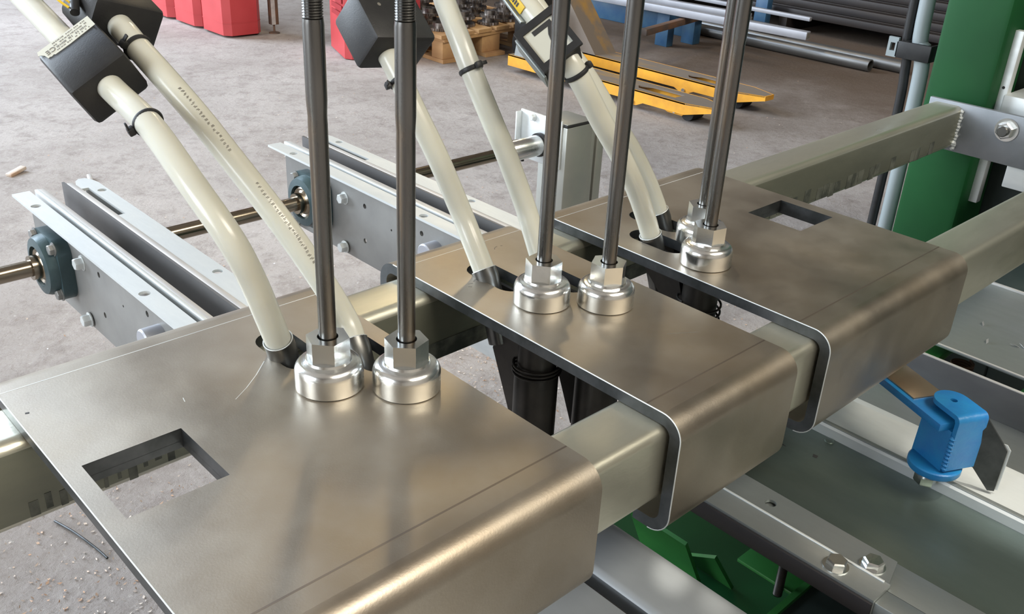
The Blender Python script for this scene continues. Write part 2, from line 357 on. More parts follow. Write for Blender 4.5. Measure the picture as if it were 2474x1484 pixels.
# ------------------------------------------------------------------ three bent steel plates
def bent_plate(x0, x1, holes, label, corner=0.010):
    t = 0.012
    root = thing('bent_plate', label, 'steel plate', ((x0 + x1) / 2, 0.595, -0.012))
    b = B()
    c = corner
    out = [(x0, 0.400), (x1, 0.400), (x1, 0.788), (x0, 0.788)]
    b.slab([out] + holes, -t, 0.0)
    # front bend, apron and bottom lip; rear bend and apron, as one swept profile each
    R = 0.022; r = R - t
    fo = [(0.400, 0.0)] + arc(0.400, -R, R, PI / 2, PI, 10) + [(0.378, -0.100)] + arc(0.400, -0.103, R, PI, PI * 1.5, 8) + [(0.418, -0.125)]
    fi = [(0.418, -0.113), (0.400, -0.113)] + arc(0.400, -0.103, r, PI * 1.5, PI, 8) + [(0.390, -0.10)] + arc(0.400, -R, r, PI, PI / 2, 8)
    b.prism([(x0, y, z) for y, z in fo + fi], (x1 - x0, 0, 0))
    ro = [(0.788, 0.0)] + arc(0.788, -0.024, 0.024, PI / 2, 0, 10) + [(0.812, -0.104), (0.800, -0.104)]
    ri = arc(0.788, -0.024, 0.012, 0, PI / 2, 8)
    b.prism([(x0, y, z) for y, z in ro + ri], (x1 - x0, 0, 0))
    bmesh.ops.remove_doubles(b.bm, verts=b.bm.verts[:], dist=1e-6)
    es = [e for e in b.bm.edges if e.is_manifold and all(abs(v.co.x - x0) < 1e-6 or abs(v.co.x - x1) < 1e-6 for v in e.verts)
          and abs(e.verts[0].co.x - e.verts[1].co.x) < 1e-6 and e.calc_face_angle(0) > 1.0]
    so = obj('sheet', b, 'plate', root); so.data.materials.append(M['edge'])
    for p in so.data.polygons:
        q = p.center + so.location + root.location
        if abs(p.normal.x) > 0.95 or (abs(p.normal.z) < 0.3 and 0.41 < p.center.y + 0.595 < 0.78 and p.center.z > -0.001 - 0.0001 and p.center.z < 0.0125): p.material_index = 1
    if len(holes[0]) == 4 or len(holes[-1]) == 4:
        x_, X_, y_, Y_ = (0.1778, 0.2573, 0.5560, 0.6358) if len(holes[0]) == 4 else (1.0578, 1.1373, 0.5570, 0.6368)
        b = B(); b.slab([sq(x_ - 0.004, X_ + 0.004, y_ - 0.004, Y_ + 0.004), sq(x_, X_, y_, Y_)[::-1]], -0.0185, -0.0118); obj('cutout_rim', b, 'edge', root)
    b = B(); b.tube([(x0, y, z) for y, z in [(0.787, 0.0)] + fo[:1] + arc(0.400, -R, R, PI / 2, PI, 10) + [(0.378, -0.100)] + arc(0.400, -0.103, R, PI, PI * 1.5, 8)], 0.0006, 6); obj('burr_edge', b, 'galvw', root, label='thin bright cut edge')  # highlight along the cut edge, put in as a bright thin tube
    # faint brake-press lines beside the bends
    b = B()
    b.box(x0 + 0.0008, x1 - 0.0003, 0.4185, 0.4203, -0.0004, 0.00008)
    obj('press_line', b, 'pline', root, label='thin dark press line beside the bend')
    b = B(); b.box(x0 + 0.0005, x1 - 0.0005, 0.7755, 0.7764, -0.0004, 0.00015); obj('press_line', b, 'galvw', root, label='bright press line near the rear bend')
    return root
CAP = [(0.3874, 0.6180), (0.4374, 0.5726), (0.6506, 0.6186), (0.7017, 0.5743), (0.8752, 0.5726), (0.9250, 0.6180)]
def slot(cx, cy): return caps_(cx, cy + 0.034, cy + 0.1165, 0.0190)
def sq(x0, x1, y0, y1): return [(x0, y0), (x1, y0), (x1, y1), (x0, y1)]
SL = [slot(0.3915, 0.6180), slot(0.4445, 0.5700), slot(0.6545, 0.6170), slot(0.7060, 0.5740), slot(0.8820, 0.5720), slot(0.9330, 0.6160)]
def rod_hole(i): return circ(CAP[i][0], CAP[i][1], 0.009, 16)
def marks(root, segs, m, name, label):
    b = B()
    for (x0, y0, x1, y1, w_) in segs:
        d = Vector((x1 - x0, y1 - y0, 0)); L = d.length; d.normalize(); n_ = Vector((-d.y, d.x, 0)); b.obox(((x0 + x1) / 2, (y0 + y1) / 2, 0.00005), (d, n_, Vector((0, 0, 1))), (L, w_, 0.0002))
    obj(name, b, m, root, label=label, kind='stuff')
pl1 = bent_plate(0.1625, 0.4825, [sq(0.1778, 0.2573, 0.5560, 0.6358), SL[0], SL[1]], 'bent steel plate nearest the camera, with a square cut-out at its left end')
pl2 = bent_plate(0.5828, 0.7683, [SL[2], SL[3]], 'narrow middle bent steel plate without a square cut-out')
pl3 = bent_plate(0.8302, 1.1572, [SL[4], SL[5], sq(1.0578, 1.1373, 0.5570, 0.6368)], 'farthest bent steel plate, its square cut-out near its right edge')

marks(pl1, [(0.3630, 0.6880, 0.3455, 0.6715, 0.0009), (0.3455, 0.6715, 0.328, 0.6575, 0.0006), (0.328, 0.6575, 0.312, 0.647, 0.0004), (0.2790, 0.6765, 0.2775, 0.6700, 0.0006)], 'galvw', 'scratch', 'bright curved scratch')
marks(pl1, [(0.1705, 0.7335, 0.1735, 0.7325, 0.0022)], 'ink', 'burn_dot', 'small dark dot')
marks(pl2, [(0.700, 0.489, 0.728, 0.472, 0.0008), (0.6130, 0.6930, 0.6160, 0.6900, 0.0009), (0.6170, 0.6980, 0.6220, 0.6960, 0.0008), (0.6260, 0.6990, 0.6310, 0.7020, 0.0016)] + [(0.7120 + 0.010 * math.cos(a_), 0.7450 + 0.010 * math.sin(a_), 0.7120 + 0.010 * math.cos(a_ + 0.25), 0.7450 + 0.010 * math.sin(a_ + 0.25), 0.0010) for a_ in (1.6, 1.85, 2.1, 2.35, 0.9)], 'greyink', 'scorch_mark', 'dark scuffs and scorch marks')

# ------------------------------------------------------------------ caps, hex nuts and rods
PH = [0.22, 0.29, 0.11, 0.53, -0.21, -0.15]
CL = ['plated round cap with hex neck on the nearest plate, the left one', 'plated round cap with hex neck on the nearest plate, the right one',
      'plated cap with hex neck on the middle plate, left of the pair', 'plated cap with hex neck on the middle plate, right of the pair',
      'plated cap with hex neck on the farthest plate, the front one with blue sheen', 'plated cap on the farthest plate, half hidden behind the front cap']
RL = ['leftmost dark steel rod with a threaded top, rising from the nearest plate', 'second dark threaded rod from the left, rising from the nearest plate',
      'dark steel rod in front of the black box numbered 7', 'rust-stained steel rod crossing the yellow pallet truck, fourth from the left',
      'rightmost steel rod, standing on the front cap of the farthest plate', 'steel rod close behind the rightmost rod']
KZ = [(0.247, 0.314), (0.237, 0.315), (0.277, 0.40), (0.234, 0.40), (0.257, 0.40), (0.25, 0.40)]
for i, (x, y) in enumerate(CAP):
    t = thing('rod_cap', CL[i], 'cap', (x, y, 0), 'plated rod caps')
    b = B(); pr = [(0.0290, 0.0002), (0.0300, 0.0012), (0.0300, 0.0165)]
    pr += [(0.0225 + 0.0075 * math.cos(a), 0.0165 + 0.0090 * math.sin(a)) for a in [PI / 2 * k / 8 for k in range(1, 9)]]
    pr += [(0.0205, 0.0262), (0.0198, 0.0284), (0.0090, 0.0284), (0.0090, 0.0002)]
    b.lathe(pr, (x, y, 0), n=56); obj('cup', b, 'zinc', t)
    b = B(); ho = [(x + a, y + c) for a, c in hexp(0.0192, PH[i])]; b.slab([ho, circ(x, y, 0.0091, 24)], 0.0284, 0.0482)
    bmesh.ops.bevel(b.bm, geom=[e for e in b.bm.edges if e.verts[0].co.z > 0.048 and e.verts[1].co.z > 0.048 and (e.verts[0].co - Vector((x, y, 0.0482))).length > 0.015 and (e.verts[1].co - Vector((x, y, 0.0482))).length > 0.015 and e.calc_face_angle(0) > 1], offset=0.0009, segments=2, affect='EDGES')
    obj('hex_neck', b, 'zinc', t)
    r = thing('threaded_rod', RL[i], 'rod', (x, y, 0.0), 'steel rods')
    k, tt = KZ[i]
    # rolled shank: slightly fatter above the step
    b = B(); b.lathe([(0.0074, -0.10), (0.0076, 0.10), (0.0077, k - 0.012), (0.0075, k - 0.006), (0.0078, k), (0.0082, k + 0.007), (0.0082, tt - 0.004), (0.0078, tt)], (x, y, 0), n=28)
    obj('shank', b, 'rod', r)
    b = B(); pr = [(0.0070, tt)]
    z = tt
    while z < 0.62: pr += [(0.0070, z), (0.0080, z + 0.001), (0.0070, z + 0.002)]; z += 0.002
    b.lathe(pr, (x, y, 0), n=20); obj('thread', b, 'rod', r, label='threaded upper end')

# ------------------------------------------------------------------ black spring cylinders under the plates
UL = ['black cylinder under the nearest plate, below its left cap', 'black cylinder under the nearest plate, below its right cap',
      'black spring cylinder under the middle plate, seen between the two nearer plates', 'black cylinder behind the galvanised beam, under the middle plate',
      'black cylinder wrapped with spring coils under the front cap of the farthest plate', 'black spring cylinder farthest back under the farthest plate']
for i, (x, y) in enumerate(CAP):
    t = thing('spring_cylinder', UL[i], 'cylinder', (x, y, -0.30), 'cylinders under the plates')
    b = B(); b.lathe([(0.0245, -0.30), (0.0245, -0.085), (0.0215, -0.080), (0.0215, -0.0125)], (x, y, 0), n=36); obj('barrel', b, 'bsteel', t)
    b = B()
    turns = 3.2 if i < 4 else 5.5; z0 = -0.086 if i < 4 else -0.098; pitch = 0.0045 if i < 4 else 0.0095
    b.tube([(x + 0.0262 * math.cos(a), y + 0.0262 * math.sin(a), z0 + pitch * a / (2 * PI)) for a in [2 * PI * k / 28 for k in range(int(28 * turns))]], 0.0014, 8)
    obj('spring', b, 'bsteel', t)
    b = B(); cx = x + 0.004
    poly = [(cx - 0.015, y + 0.030, -0.014), (cx - 0.015, y + 0.098, -0.014), (cx - 0.015, y + 0.052, -0.055), (cx - 0.015, y + 0.060, -0.078), (cx - 0.015, y + 0.024, -0.160), (cx - 0.015, y + 0.018, -0.158), (cx - 0.015, y + 0.018, -0.05)]
    b.prism(poly, (0.004, 0, 0)); b.prism([(q[0] + 0.026, q[1], q[2]) for q in poly], (0.004, 0, 0)); obj('gusset', b, 'bsteel', t)

# ------------------------------------------------------------------ ivory hoses
def smooth(pts, sub=8):
    P = [Vector(q) for q in pts]; P = [P[0] * 2 - P[1]] + P + [P[-1] * 2 - P[-2]]; o = []
    for i in range(1, len(P) - 2):
        for k in range(sub):
            t = k / sub; a, b_, c, d = P[i - 1:i + 3]
            o.append(0.5 * ((2 * b_) + (c - a) * t + (2 * a - 5 * b_ + 4 * c - d) * t * t + (3 * b_ - a - 3 * c + d) * t ** 3))
    return o + [P[-2]]
HR = 0.01215
HZ = [
 [(0.3789, 0.6873, 0.0144), (0.3675, 0.6824, 0.047), (0.3557, 0.6818, 0.085), (0.3431, 0.6907, 0.1243), (0.3344, 0.7346, 0.1629), (0.3345, 0.8050, 0.1960), (0.3337, 0.8724, 0.2119), (0.3307, 0.9459, 0.2337), (0.3283, 1.0577, 0.2659), (0.3265, 1.1187, 0.2828), (0.32, 1.3, 0.33), (0.31, 1.5, 0.40)],
 [(0.4438, 0.6614, 0.0014), (0.4466, 0.6776, 0.0169), (0.44, 0.6959, 0.0446), (0.4265, 0.7217, 0.0841), (0.4149, 0.7489, 0.1175), (0.4021, 0.788, 0.1547), (0.3896, 0.8258, 0.1905), (0.3814, 0.8695, 0.2184), (0.3768, 0.9129, 0.2398), (0.3757, 0.9377, 0.2512), (0.3774, 0.9949, 0.2676), (0.3778, 1.053, 0.2835), (0.378, 1.3, 0.36)],
 [(0.6449, 0.7016, 0.0039), (0.6448, 0.7215, 0.0318), (0.6444, 0.7447, 0.0637), (0.6303, 0.7681, 0.1214), (0.6202, 0.7973, 0.1705), (0.6176, 0.8257, 0.2068), (0.62, 0.8589, 0.2347), (0.6285, 0.9045, 0.2663), (0.6381, 0.9413, 0.2871), (0.65, 1.1, 0.36)],
 [(0.7180, 0.6880, 0.0062), (0.7200, 0.7080, 0.0382), (0.7190, 0.7230, 0.0665), (0.7053, 0.7421, 0.122), (0.6977, 0.7524, 0.1482), (0.6898, 0.7856, 0.2059), (0.6899, 0.8055, 0.234), (0.6963, 0.8396, 0.2686), (0.7029, 0.8663, 0.2931), (0.71, 1.0, 0.37)],
 [(0.8764, 0.6555, 0.0046), (0.8669, 0.6599, 0.031), (0.8378, 0.6595, 0.0785), (0.8051, 0.6604, 0.1229), (0.7702, 0.663, 0.1668), (0.7356, 0.6711, 0.2188), (0.7284, 0.6988, 0.2477), (0.7244, 0.7408, 0.2792), (0.7246, 0.7712, 0.3001), (0.725, 0.9, 0.38)],
 [(0.9412, 0.6961, 0.0076), (0.9341, 0.7014, 0.0275), (0.9185, 0.7065, 0.0571), (0.8925, 0.7122, 0.0956), (0.8555, 0.7169, 0.1394), (0.8252, 0.7348, 0.1889), (0.8061, 0.767, 0.2299), (0.7966, 0.801, 0.2645), (0.7907, 0.8242, 0.289), (0.78, 0.95, 0.37)]]
HL = ['ivory hose at far left running up through the box with the paper label', 'ivory hose with a line of printed marks, passing behind the leftmost rod',
      'ivory hose left of the pair on the middle plate, passing behind the second rod', 'ivory hose ending behind the left cap of the middle plate',
      'ivory hose below the numbered box, in front of its twin', 'ivory hose mostly hidden behind the hose below the numbered box']
TIE = [(0.3358, 0.8126, 0.1973, 5), (0.3768, 0.9129, 0.2398, 8), (0.6180, 0.8160, 0.1960, 5), (0.6898, 0.7856, 0.2059, 5), (0.7356, 0.6711, 0.2188, 5), None]
THEAD = [(-0.9, 0.1, -0.35), (-0.75, -0.3, 0.25), (-1, 0, -0.4), (-0.1, -0.5, 0.8), (0.8, -0.3, 0.5), None]
hoses = []
for i, h in enumerate(HZ):
    t = thing('plastic_hose', HL[i], 'hose', tuple(h[0]), 'ivory feed hoses')
    b = B(); b.tube(smooth(h), HR, 28); obj('tube', b, 'hose', t)
    # dark steel sleeve in the slot, taking the hose end
    d = (Vector(h[0]) - Vector(h[1])).normalized(); p = Vector(h[0]); u = Vector((0, -0.35, -1)).normalized()
    b = B(); b.tube([p - d * 0.004, p + d * 0.006, p + (d + u).normalized() * 0.02, p + (d + u).normalized() * 0.02 + u * 0.06], 0.0, 24, rs=[0.0138, 0.0139, 0.0136, 0.0130])
    obj('sleeve', b, 'dsteel', t, label='dark steel sleeve at the hose end')
    b = B(); b.ring(p - d * 0.004, d, 0.0134, 0.0006, 28, 6); obj('sleeve_rim', b, 'galvw', t)  # rim highlight made as a thin bright ring
    if TIE[i]:
        q = Vector(TIE[i][:3]); k = TIE[i][3]; d = (Vector(h[k + 1]) - Vector(h[k - 1])).normalized()
        z = B(); z.ring(q, d, HR + 0.0008, 0.0013, 32, 8, 2.0); zo = obj('zip_tie', z, 'black', t)
        hd = Vector(THEAD[i]); hd = (hd - d * hd.dot(d)).normalized(); v = d.cross(hd)
        z = B(); z.obox(q + hd * (HR + 0.0042), (hd, v, d), (0.0062, 0.0075, 0.0070), 0.0012)
        z.obox(q + hd * (HR + 0.006) + v * 0.006, (hd, v, d), (0.0018, 0.008, 0.0040), 0.0005); obj('tie_head', z, 'black', zo)
    hoses.append(t)
# printed marks along the second hose
h = smooth(HZ[1], 14); b = B()
camp = Vector((0, 0, 0.447))
k = 34; rr = random.Random(3)
while k < 92:
    q = h[k]; d = (h[k + 1] - h[k]).normalized(); s_ = (camp - q); s_ = (s_ - d * s_.dot(d)).normalized(); s_ = (Vector((-0.25, -0.55, 0.8)) - d * Vector((-0.25, -0.55, 0.8)).dot(d)).normalized(); v = d.cross(s_)
    if (k // 9) % 4 != 3:
        for j in range(2):
            c_ = q + s_ * (HR + 0.0001) + v * rr.uniform(-0.0010, 0.0010) + d * 0.0011 * j
            b.obox(c_, (d, v, s_), (rr.uniform(0.0004, 0.0008), rr.uniform(0.0016, 0.0032), 0.0003))
    k += 1
obj('printed_marks', b, 'greyink', hoses[1], label='row of small illegible printed marks', kind='stuff')

# ------------------------------------------------------------------ black sensor boxes on the hoses
def norm3(a, v):
    a = Vector(a).normalized(); v = Vector(v); v = (v - a * v.dot(a)).normalized(); n = a.cross(v); return a, v, n
def sensor(label, c, a, v, n, d, bev=0.005):
    t = thing('sensor_box', label, 'sensor box', c, 'black sensor boxes on the hoses')
    b = B(); b.obox(c, (a, v, n), d, bev); obj('housing', b, 'black', t)
    return t
a, v, n = norm3((0.030, -0.948, -0.317), (0.83, -0.153, 0.536)); n = -n if n.z < 0 else n
c1 = Vector((0.334, 0.917, 0.222)); d1 = (0.072, 0.061, 0.048)
s1 = sensor('black sensor box at far left with a worn paper label across its upper end', c1, a, v, n, d1)
lc = c1 - a * (0.036 - 0.0090) + n * 0.0242
b = B(); T = lambda x, y, z: lc + v * x * 1.1 + a * y * 1.45 + n * z
rag = [(-0.0255, -0.0058), (0.0265, -0.0058), (0.0265, 0.0052), (0.0, 0.0062), (-0.0150, 0.0060), (-0.0160, 0.0050), (-0.0185, 0.0056), (-0.0200, 0.0048), (-0.0215, 0.0052), (-0.0225, 0.0010), (-0.0245, -0.0012), (-0.0268, -0.0022)]
b.slab([rag], 0, 0.0004, T); lb = obj('paper_label', b, 'paper', s1, label='worn pale paper label')
text('print', 'CE', 0.0085, (-v, -a, n), lc + v * -0.0175 + a * 0.0015 + n * 0.0005, 'greyink', lb)
b = B(); rr = random.Random(11)
for row in range(4):
    x = -0.012
    while x < 0.0245:
        w_ = rr.uniform(0.0006, 0.0016)
        if rr.random() < 0.84: b.obox(lc + v * x + a * (-0.0056 + row * 0.0037) + n * 0.0005, (v, a, n), (w_, 0.0022 if row == 2 else 0.0012, 0.0003))
        x += w_ + 0.0006
obj('small_print', b, 'greyink', lb, label='lines of print too small to read', kind='stuff')
a2, v2, n2 = norm3((-0.02, -0.955, -0.295), (0.945, 0.065, -0.28)); n2 = -n2 if n2.z < 0 else n2
s2 = sensor('black sensor box behind the labelled box, second hose passing through it', Vector((0.383, 0.978, 0.262)), a2, v2, n2, (0.064, 0.072, 0.046), 0.006)
b = B(); b.cyl((0.352, 0.995, 0.290), (0.335, 1.03, 0.300), 0.006, 16); b.cyl((0.340, 0.96, 0.268), (0.352, 0.985, 0.285), 0.0045, 14); obj('plug', b, 'black', s2)
b = B(); b.tube(smooth([(0.338, 1.02, 0.300), (0.328, 1.0, 0.292), (0.330, 0.975, 0.280), (0.337, 0.965, 0.272)]), 0.0012, 8); b.tube(smooth([(0.30, 1.06, 0.318), (0.318, 1.02, 0.305), (0.333, 0.985, 0.285), (0.345, 0.965, 0.270)]), 0.0010, 8); obj('wire', b, 'ylabel', s2, label='thin yellowish wires')
a3, v3, n3 = norm3((-0.067, -0.77, -0.634), (0.994, 0.001, -0.106)); n3 = -n3 if n3.z < 0 else n3
c3 = Vector((0.631, 0.862, 0.241)); s3 = sensor('black sensor box left of the second rod, against the red crate', c3, a3, v3, n3, (0.066, 0.080, 0.052))
b = B(); b.cyl(c3 - n3 * 0.0262 - v3 * 0.026 - a3 * 0.022, c3 - n3 * 0.0255 - v3 * 0.026 - a3 * 0.022, 0.0022, 14); b.cyl(c3 + n3 * 0.0262 - v3 * 0.016 - a3 * 0.012, c3 + n3 * 0.0255 - v3 * 0.016 - a3 * 0.012, 0.0022, 14); obj('screw_hole', b, 'greyink', s3)
a4, v4, n4 = norm3((-0.02, -0.75, -0.66), (0.99, 0.02, -0.1)); n4 = -n4 if n4.z < 0 else n4
s4 = sensor('dark sensor box at the top edge just right of the second rod', Vector((0.699, 0.905, 0.308)), a4, v4, n4, (0.066, 0.058, 0.052))
a5, v5, n5 = norm3((0.101, -0.794, -0.599), (0.712, -0.363, 0.601)); n5 = -n5 if n5.x > 0 else n5
c5 = Vector((0.724, 0.700, 0.2415)); s5 = sensor('black sensor box with a framed number 7 on its pale face', c5, a5, v5, n5, (0.050, 0.046, 0.044), 0.004)
o5 = c5 + n5 * 0.0222
b = B(); T5 = lambda x, y, z: o5 + v5 * x + a5 * y + n5 * z
b.slab([sq(-0.0245, 0.0245, -0.0265, 0.0265), sq(-0.0185, 0.0185, -0.0185, 0.0185)[::-1]], -0.001, 0.0035, T5); obj('frame', b, 'black', s5, label='raised black frame')
b = B(); b.slab([sq(-0.0186, 0.0186, -0.0186, 0.0186)], -0.001, 0.0010, T5); fp = obj('number_panel', b, 'paper', s5, label='pale panel printed with a bold 7')
b = B(); st = [(-0.0090, -0.0165), (0.0140, -0.0165), (0.0140, -0.0110), (0.0085, -0.0020), (0.0060, 0.0080), (0.0055, 0.0175), (-0.0005, 0.0175), (0.0005, 0.0070), (0.0035, -0.0040), (0.0080, -0.0110), (-0.0090, -0.0110)]
b.slab([st], 0.0009, 0.0014, T5); obj('numeral', b, 'ink', fp)
b = B(); b.obox(c5 - v5 * 0.0245 + n5 * -0.004, (a5, v5, n5), (0.052, 0.003, 0.030), 0.0008); obj('side_plate', b, 'galvd', s5, label='grey metal side plate')
# warning label strip on the hose above the numbered box
h5 = smooth(HZ[4], 8); b = B(); q = Vector((0.7246, 0.7600, 0.2925)); d = Vector((0.0, 0.82, 0.57)).normalized()
sd = (Vector((-0.85, -0.35, -0.15)) - d * Vector((-0.85, -0.35, -0.15)).dot(d)).normalized(); v = d.cross(sd)
b.obox(q + sd * (HR + 0.0006) - d * 0.002, (d, v, sd), (0.062, 0.010, 0.0012), 0.0003); yl = obj('caution_label', b, 'ylabel', hoses[4], label='yellow strip label with black print')
b = B(); rr = random.Random(5)
for k in range(15): b.obox(q + sd * (HR + 0.0013) + d * (-0.024 + k * 0.0034), (d, v, sd), (0.0022, rr.uniform(0.003, 0.006), 0.0004))
obj('label_print', b, 'ink', yl, kind='stuff', label='illegible black print')
b = B(); b.obox(q + sd * (HR - 0.001) - v * 0.0085 - d * 0.004, (d, v, sd), (0.075, 0.003, 0.010), 0.0006); obj('metal_strap', b, 'galvd', hoses[4], label='grey metal strap along the hose')

# ------------------------------------------------------------------ rail frames on the left, drive shaft, bearings
def rail_frame(dx, label, y0):
    t = thing('rail_frame', label, 'conveyor rail', (0.455 + dx, 1.25, -0.247), 'conveyor rail frames')
    zt = -0.105; X = lambda x: x + dx; ye = 1.542
    TT = lambda x, y, z: Vector((X(x), y, z))
    # left member: holed flange, web, groove wall, guide strip
    b = B()
    b.slab([[(0.407, y0), (0.4335, y0), (0.4335, 1.36), (0.4335, ye), (0.407, ye)], circ(0.4185, 1.471, 0.0075, 16), circ(0.4180, 1.091, 0.0075, 16)], zt - 0.004, zt, TT); lf = obj('top_flange', b, 'galvw', t)
    b = B(); TW = lambda y, z, x: Vector((X(0.421) + x, y, z))
    hl = [circ(1.255, -0.141, 0.0045, 12), circ(1.256, -0.205, 0.0045, 12), circ(1.100, -0.139, 0.0045, 12), circ(1.18, -0.16, 0.002, 8)]
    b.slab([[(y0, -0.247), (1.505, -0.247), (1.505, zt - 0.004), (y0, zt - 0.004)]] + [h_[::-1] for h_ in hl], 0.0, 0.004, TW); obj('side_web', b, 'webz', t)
    b = B(); b.box(X(0.4185), X(0.421), y0, 1.19, -0.247, -0.222, 0.0004); obj('lower_bar', b, 'webz', t)
    b = B(); b.box(X(0.4335), X(0.4365), y0, ye - 0.03, zt - 0.035, zt - 0.012); b.box(X(0.4335), X(0.4410), y0, ye - 0.03, zt - 0.0385, zt - 0.035); obj('groove_wall', b, 'galvd', t)
    b = B(); b.box(X(0.4410), X(0.4470), y0, ye, zt - 0.030, zt + 0.0005, 0.0006); obj('guide_strip', b, 'galvw', t)
    b = B(); b.box(X(0.4476), X(0.4560), y0, ye + 0.002, zt - 0.026, zt - 0.001, 0.0008); obj('guide_strip', b, 'strip', t, label='worn off-white guide strip')
    # right member
    b = B(); TW2 = lambda y, z, x: Vector((X(0.487) + x, y, z)); hl = [circ(1.50, -0.150, 0.005, 12), circ(1.455, -0.166, 0.004, 12), circ(1.33, -0.165, 0.004, 12), circ(1.19, -0.165, 0.004, 12)]
    b.slab([[(y0, -0.247), (1.553, -0.247), (1.553, zt), (y0, zt)]] + [h_[::-1] for h_ in hl], 0.0, 0.004, TW2); obj('inner_web', b, 'grime2', t)  # shade of the inner face is in this darker grey
    b = B(); b.box(X(0.491), X(0.5005), y0, ye, zt - 0.022, zt + 0.0005, 0.0008); obj('guide_strip', b, 'strip', t, label='worn off-white guide strip')
    b = B(); out = [(0.5005, y0), (0.5340, y0), (0.5340, 1.30), (0.5340, 1.52), (0.5310, 1.538), (0.5240, 1.552), (0.5140, 1.554), (0.5060, 1.545), (0.5005, 1.528)]
    b.slab([out, sq(0.5006, 0.5115, 1.365, 1.505)[::-1], circ(0.524, 1.482, 0.0070, 16), circ(0.521, 1.096, 0.0070, 16)], zt - 0.004, zt, TT); obj('top_flange', b, 'galvw', t)
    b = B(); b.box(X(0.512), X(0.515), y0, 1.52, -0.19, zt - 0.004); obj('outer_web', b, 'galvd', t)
    # bolts through the web
    for yy, zz in ((1.314, -0.144), (1.314, -0.235), (1.475, -0.235)):
        b = B(); hexbolt(b, (X(0.421 if zz > -0.2 else 0.4185), yy, zz), (-1, 0, 0), 0.0092, 0.012); obj('hex_bolt', b, 'galvw', t)
    b = B(); b.lathe([(0.0175, 0.0), (0.0175, 0.024), (0.0155, 0.026)], (X(0.421), 1.062, -0.156), (-1, 0, 0), 28); obj('boss', b, 'alu', t, label='round grey boss low on the web')
    # flange bearing: housing, insert, ring
    hz, hy = -0.172, 1.402
    b = B(); Tb = lambda y, z, x: Vector((X(0.421) - x, y, z)); r_ = 0.047; pts = []
    for q in range(4):
        for k in range(5):
            a_ = PI / 4 + q * PI / 2 + (k - 2) * 0.13; rad = 0.0585 if abs(k - 2) < 2 else 0.056; pts.append((hy + rad * math.cos(a_), hz + rad * math.sin(a_)))
        a_ = PI / 2 + q * PI / 2; pts.append((hy + 0.049 * math.cos(a_), hz + 0.049 * math.sin(a_)))
    b.slab([pts], 0.0, 0.020, Tb)
    b.lathe([(0.047, 0.019), (0.046, 0.027), (0.043, 0.034), (0.031, 0.036), (0.031, 0.020)], (X(0.421), hy, hz), (-1, 0, 0), 36, caps=False)
    hb = obj('bearing_housing', b, 'bearing', t, label='blue-green cast flange bearing')
    b = B(); b.lathe([(0.031, 0.012), (0.031, 0.030), (0.026, 0.033), (0.022, 0.031), (0.0185, 0.034), (0.0185, 0.046), (0.0128, 0.046), (0.0128, 0.012)], (X(0.421), hy, hz), (-1, 0, 0), 36); obj('bearing_insert', b, 'shaft', hb, label='polished bearing ring')
    for q in range(4):
        a_ = PI / 4 + q * PI / 2; b = B(); hexbolt(b, (X(0.401), hy + 0.0515 * math.cos(a_), hz + 0.0515 * math.sin(a_)), (-1, 0, 0), 0.0082, 0.008); obj('hex_bolt', b, 'webz', hb)
    return t
r1 = rail_frame(0.0, 'pale slotted rail frame at far left, its near end hidden by the nearest plate', 0.83)
r2 = rail_frame(0.450, 'pale rail frame behind the two left rods, ending at the middle plate', 0.83)
b = B(); Tq = lambda y, z, x: Vector((0.866 + x, y, z)); cr = arc(0.935, -0.250, 0.028, PI / 2, PI, 6)
b.slab([[(1.10, -0.222)] + cr + [(0.907, -0.285), (1.10, -0.285)], circ(0.933, -0.250, 0.0055, 14)[::-1]], 0, 0.004, Tq); obj('tie_lug', b, 'galvw', r2, label='flat lug with a bolt hole and rounded corner')
b = B(); b.cyl((-1.2, 1.402, -0.172), (1.345, 1.402, -0.172), 0.0125, 28); 
tags(obj('drive_shaft', b, 'shaft', base=(0.3, 1.402, -0.172)), 'long polished steel shaft crossing behind the plates through both bearings', 'shaft')

# upright box post with coupling
t = thing('box_post', 'short grey upright box post with a black cap, behind the middle plate', 'post', (1.49, 1.375, FL))
b = B(); b.box(1.446, 1.528, 1.333, 1.415, FL, -0.121, 0.003); obj('column', b, 'post', t)
b = B(); b.box(1.4445, 1.5295, 1.3315, 1.4165, -0.121, -0.115, 0.003); obj('end_cap', b, 'black', t)
b = B(); b.box(1.4455, 1.5285, 1.3325, 1.4155, -0.1152, -0.1135, 0.0008); obj('cap_top', b, 'post', t)
b = B(); b.box(1.530, 1.545, 1.34, 1.352, -0.42, -0.14, 0.002); b.box(1.575, 1.600, 1.36, 1.372, -0.42, -0.135, 0.002); b.box(1.53, 1.6, 1.376, 1.384, -0.42, -0.135, 0.002); obj('side_channel', b, 'post', t)
b = B(); b.box(1.4405, 1.446, 1.345, 1.47, -0.215, -0.108, 0.001); b.box(1.4255, 1.4410, 1.467, 1.471, -0.215, -0.112, 0.001); obj('mounting_bracket', b, 'galvw', t)
b = B(); hexbolt(b, (1.44, 1.43, -0.118), (-1, 0, 0), 0.007, 0.008); obj('hex_bolt', b, 'galvw', t)
t = thing('shaft_coupling', 'zinc plated collar joining the shaft to the upright box post', 'coupling', (1.39, 1.402, -0.172))
b = B(); b.lathe([(0.0135, 0), (0.0215, 0.0), (0.0225, 0.002), (0.0225, 0.082), (0.0205, 0.085)], (1.345, 1.402, -0.172), (1, 0, 0), 32); obj('collar', b, 'zinc', t)
b = B(); b.lathe([(0.026, 0), (0.026, 0.008)], (1.430, 1.402, -0.172), (1, 0, 0), 32); obj('seal_ring', b, 'black', t)
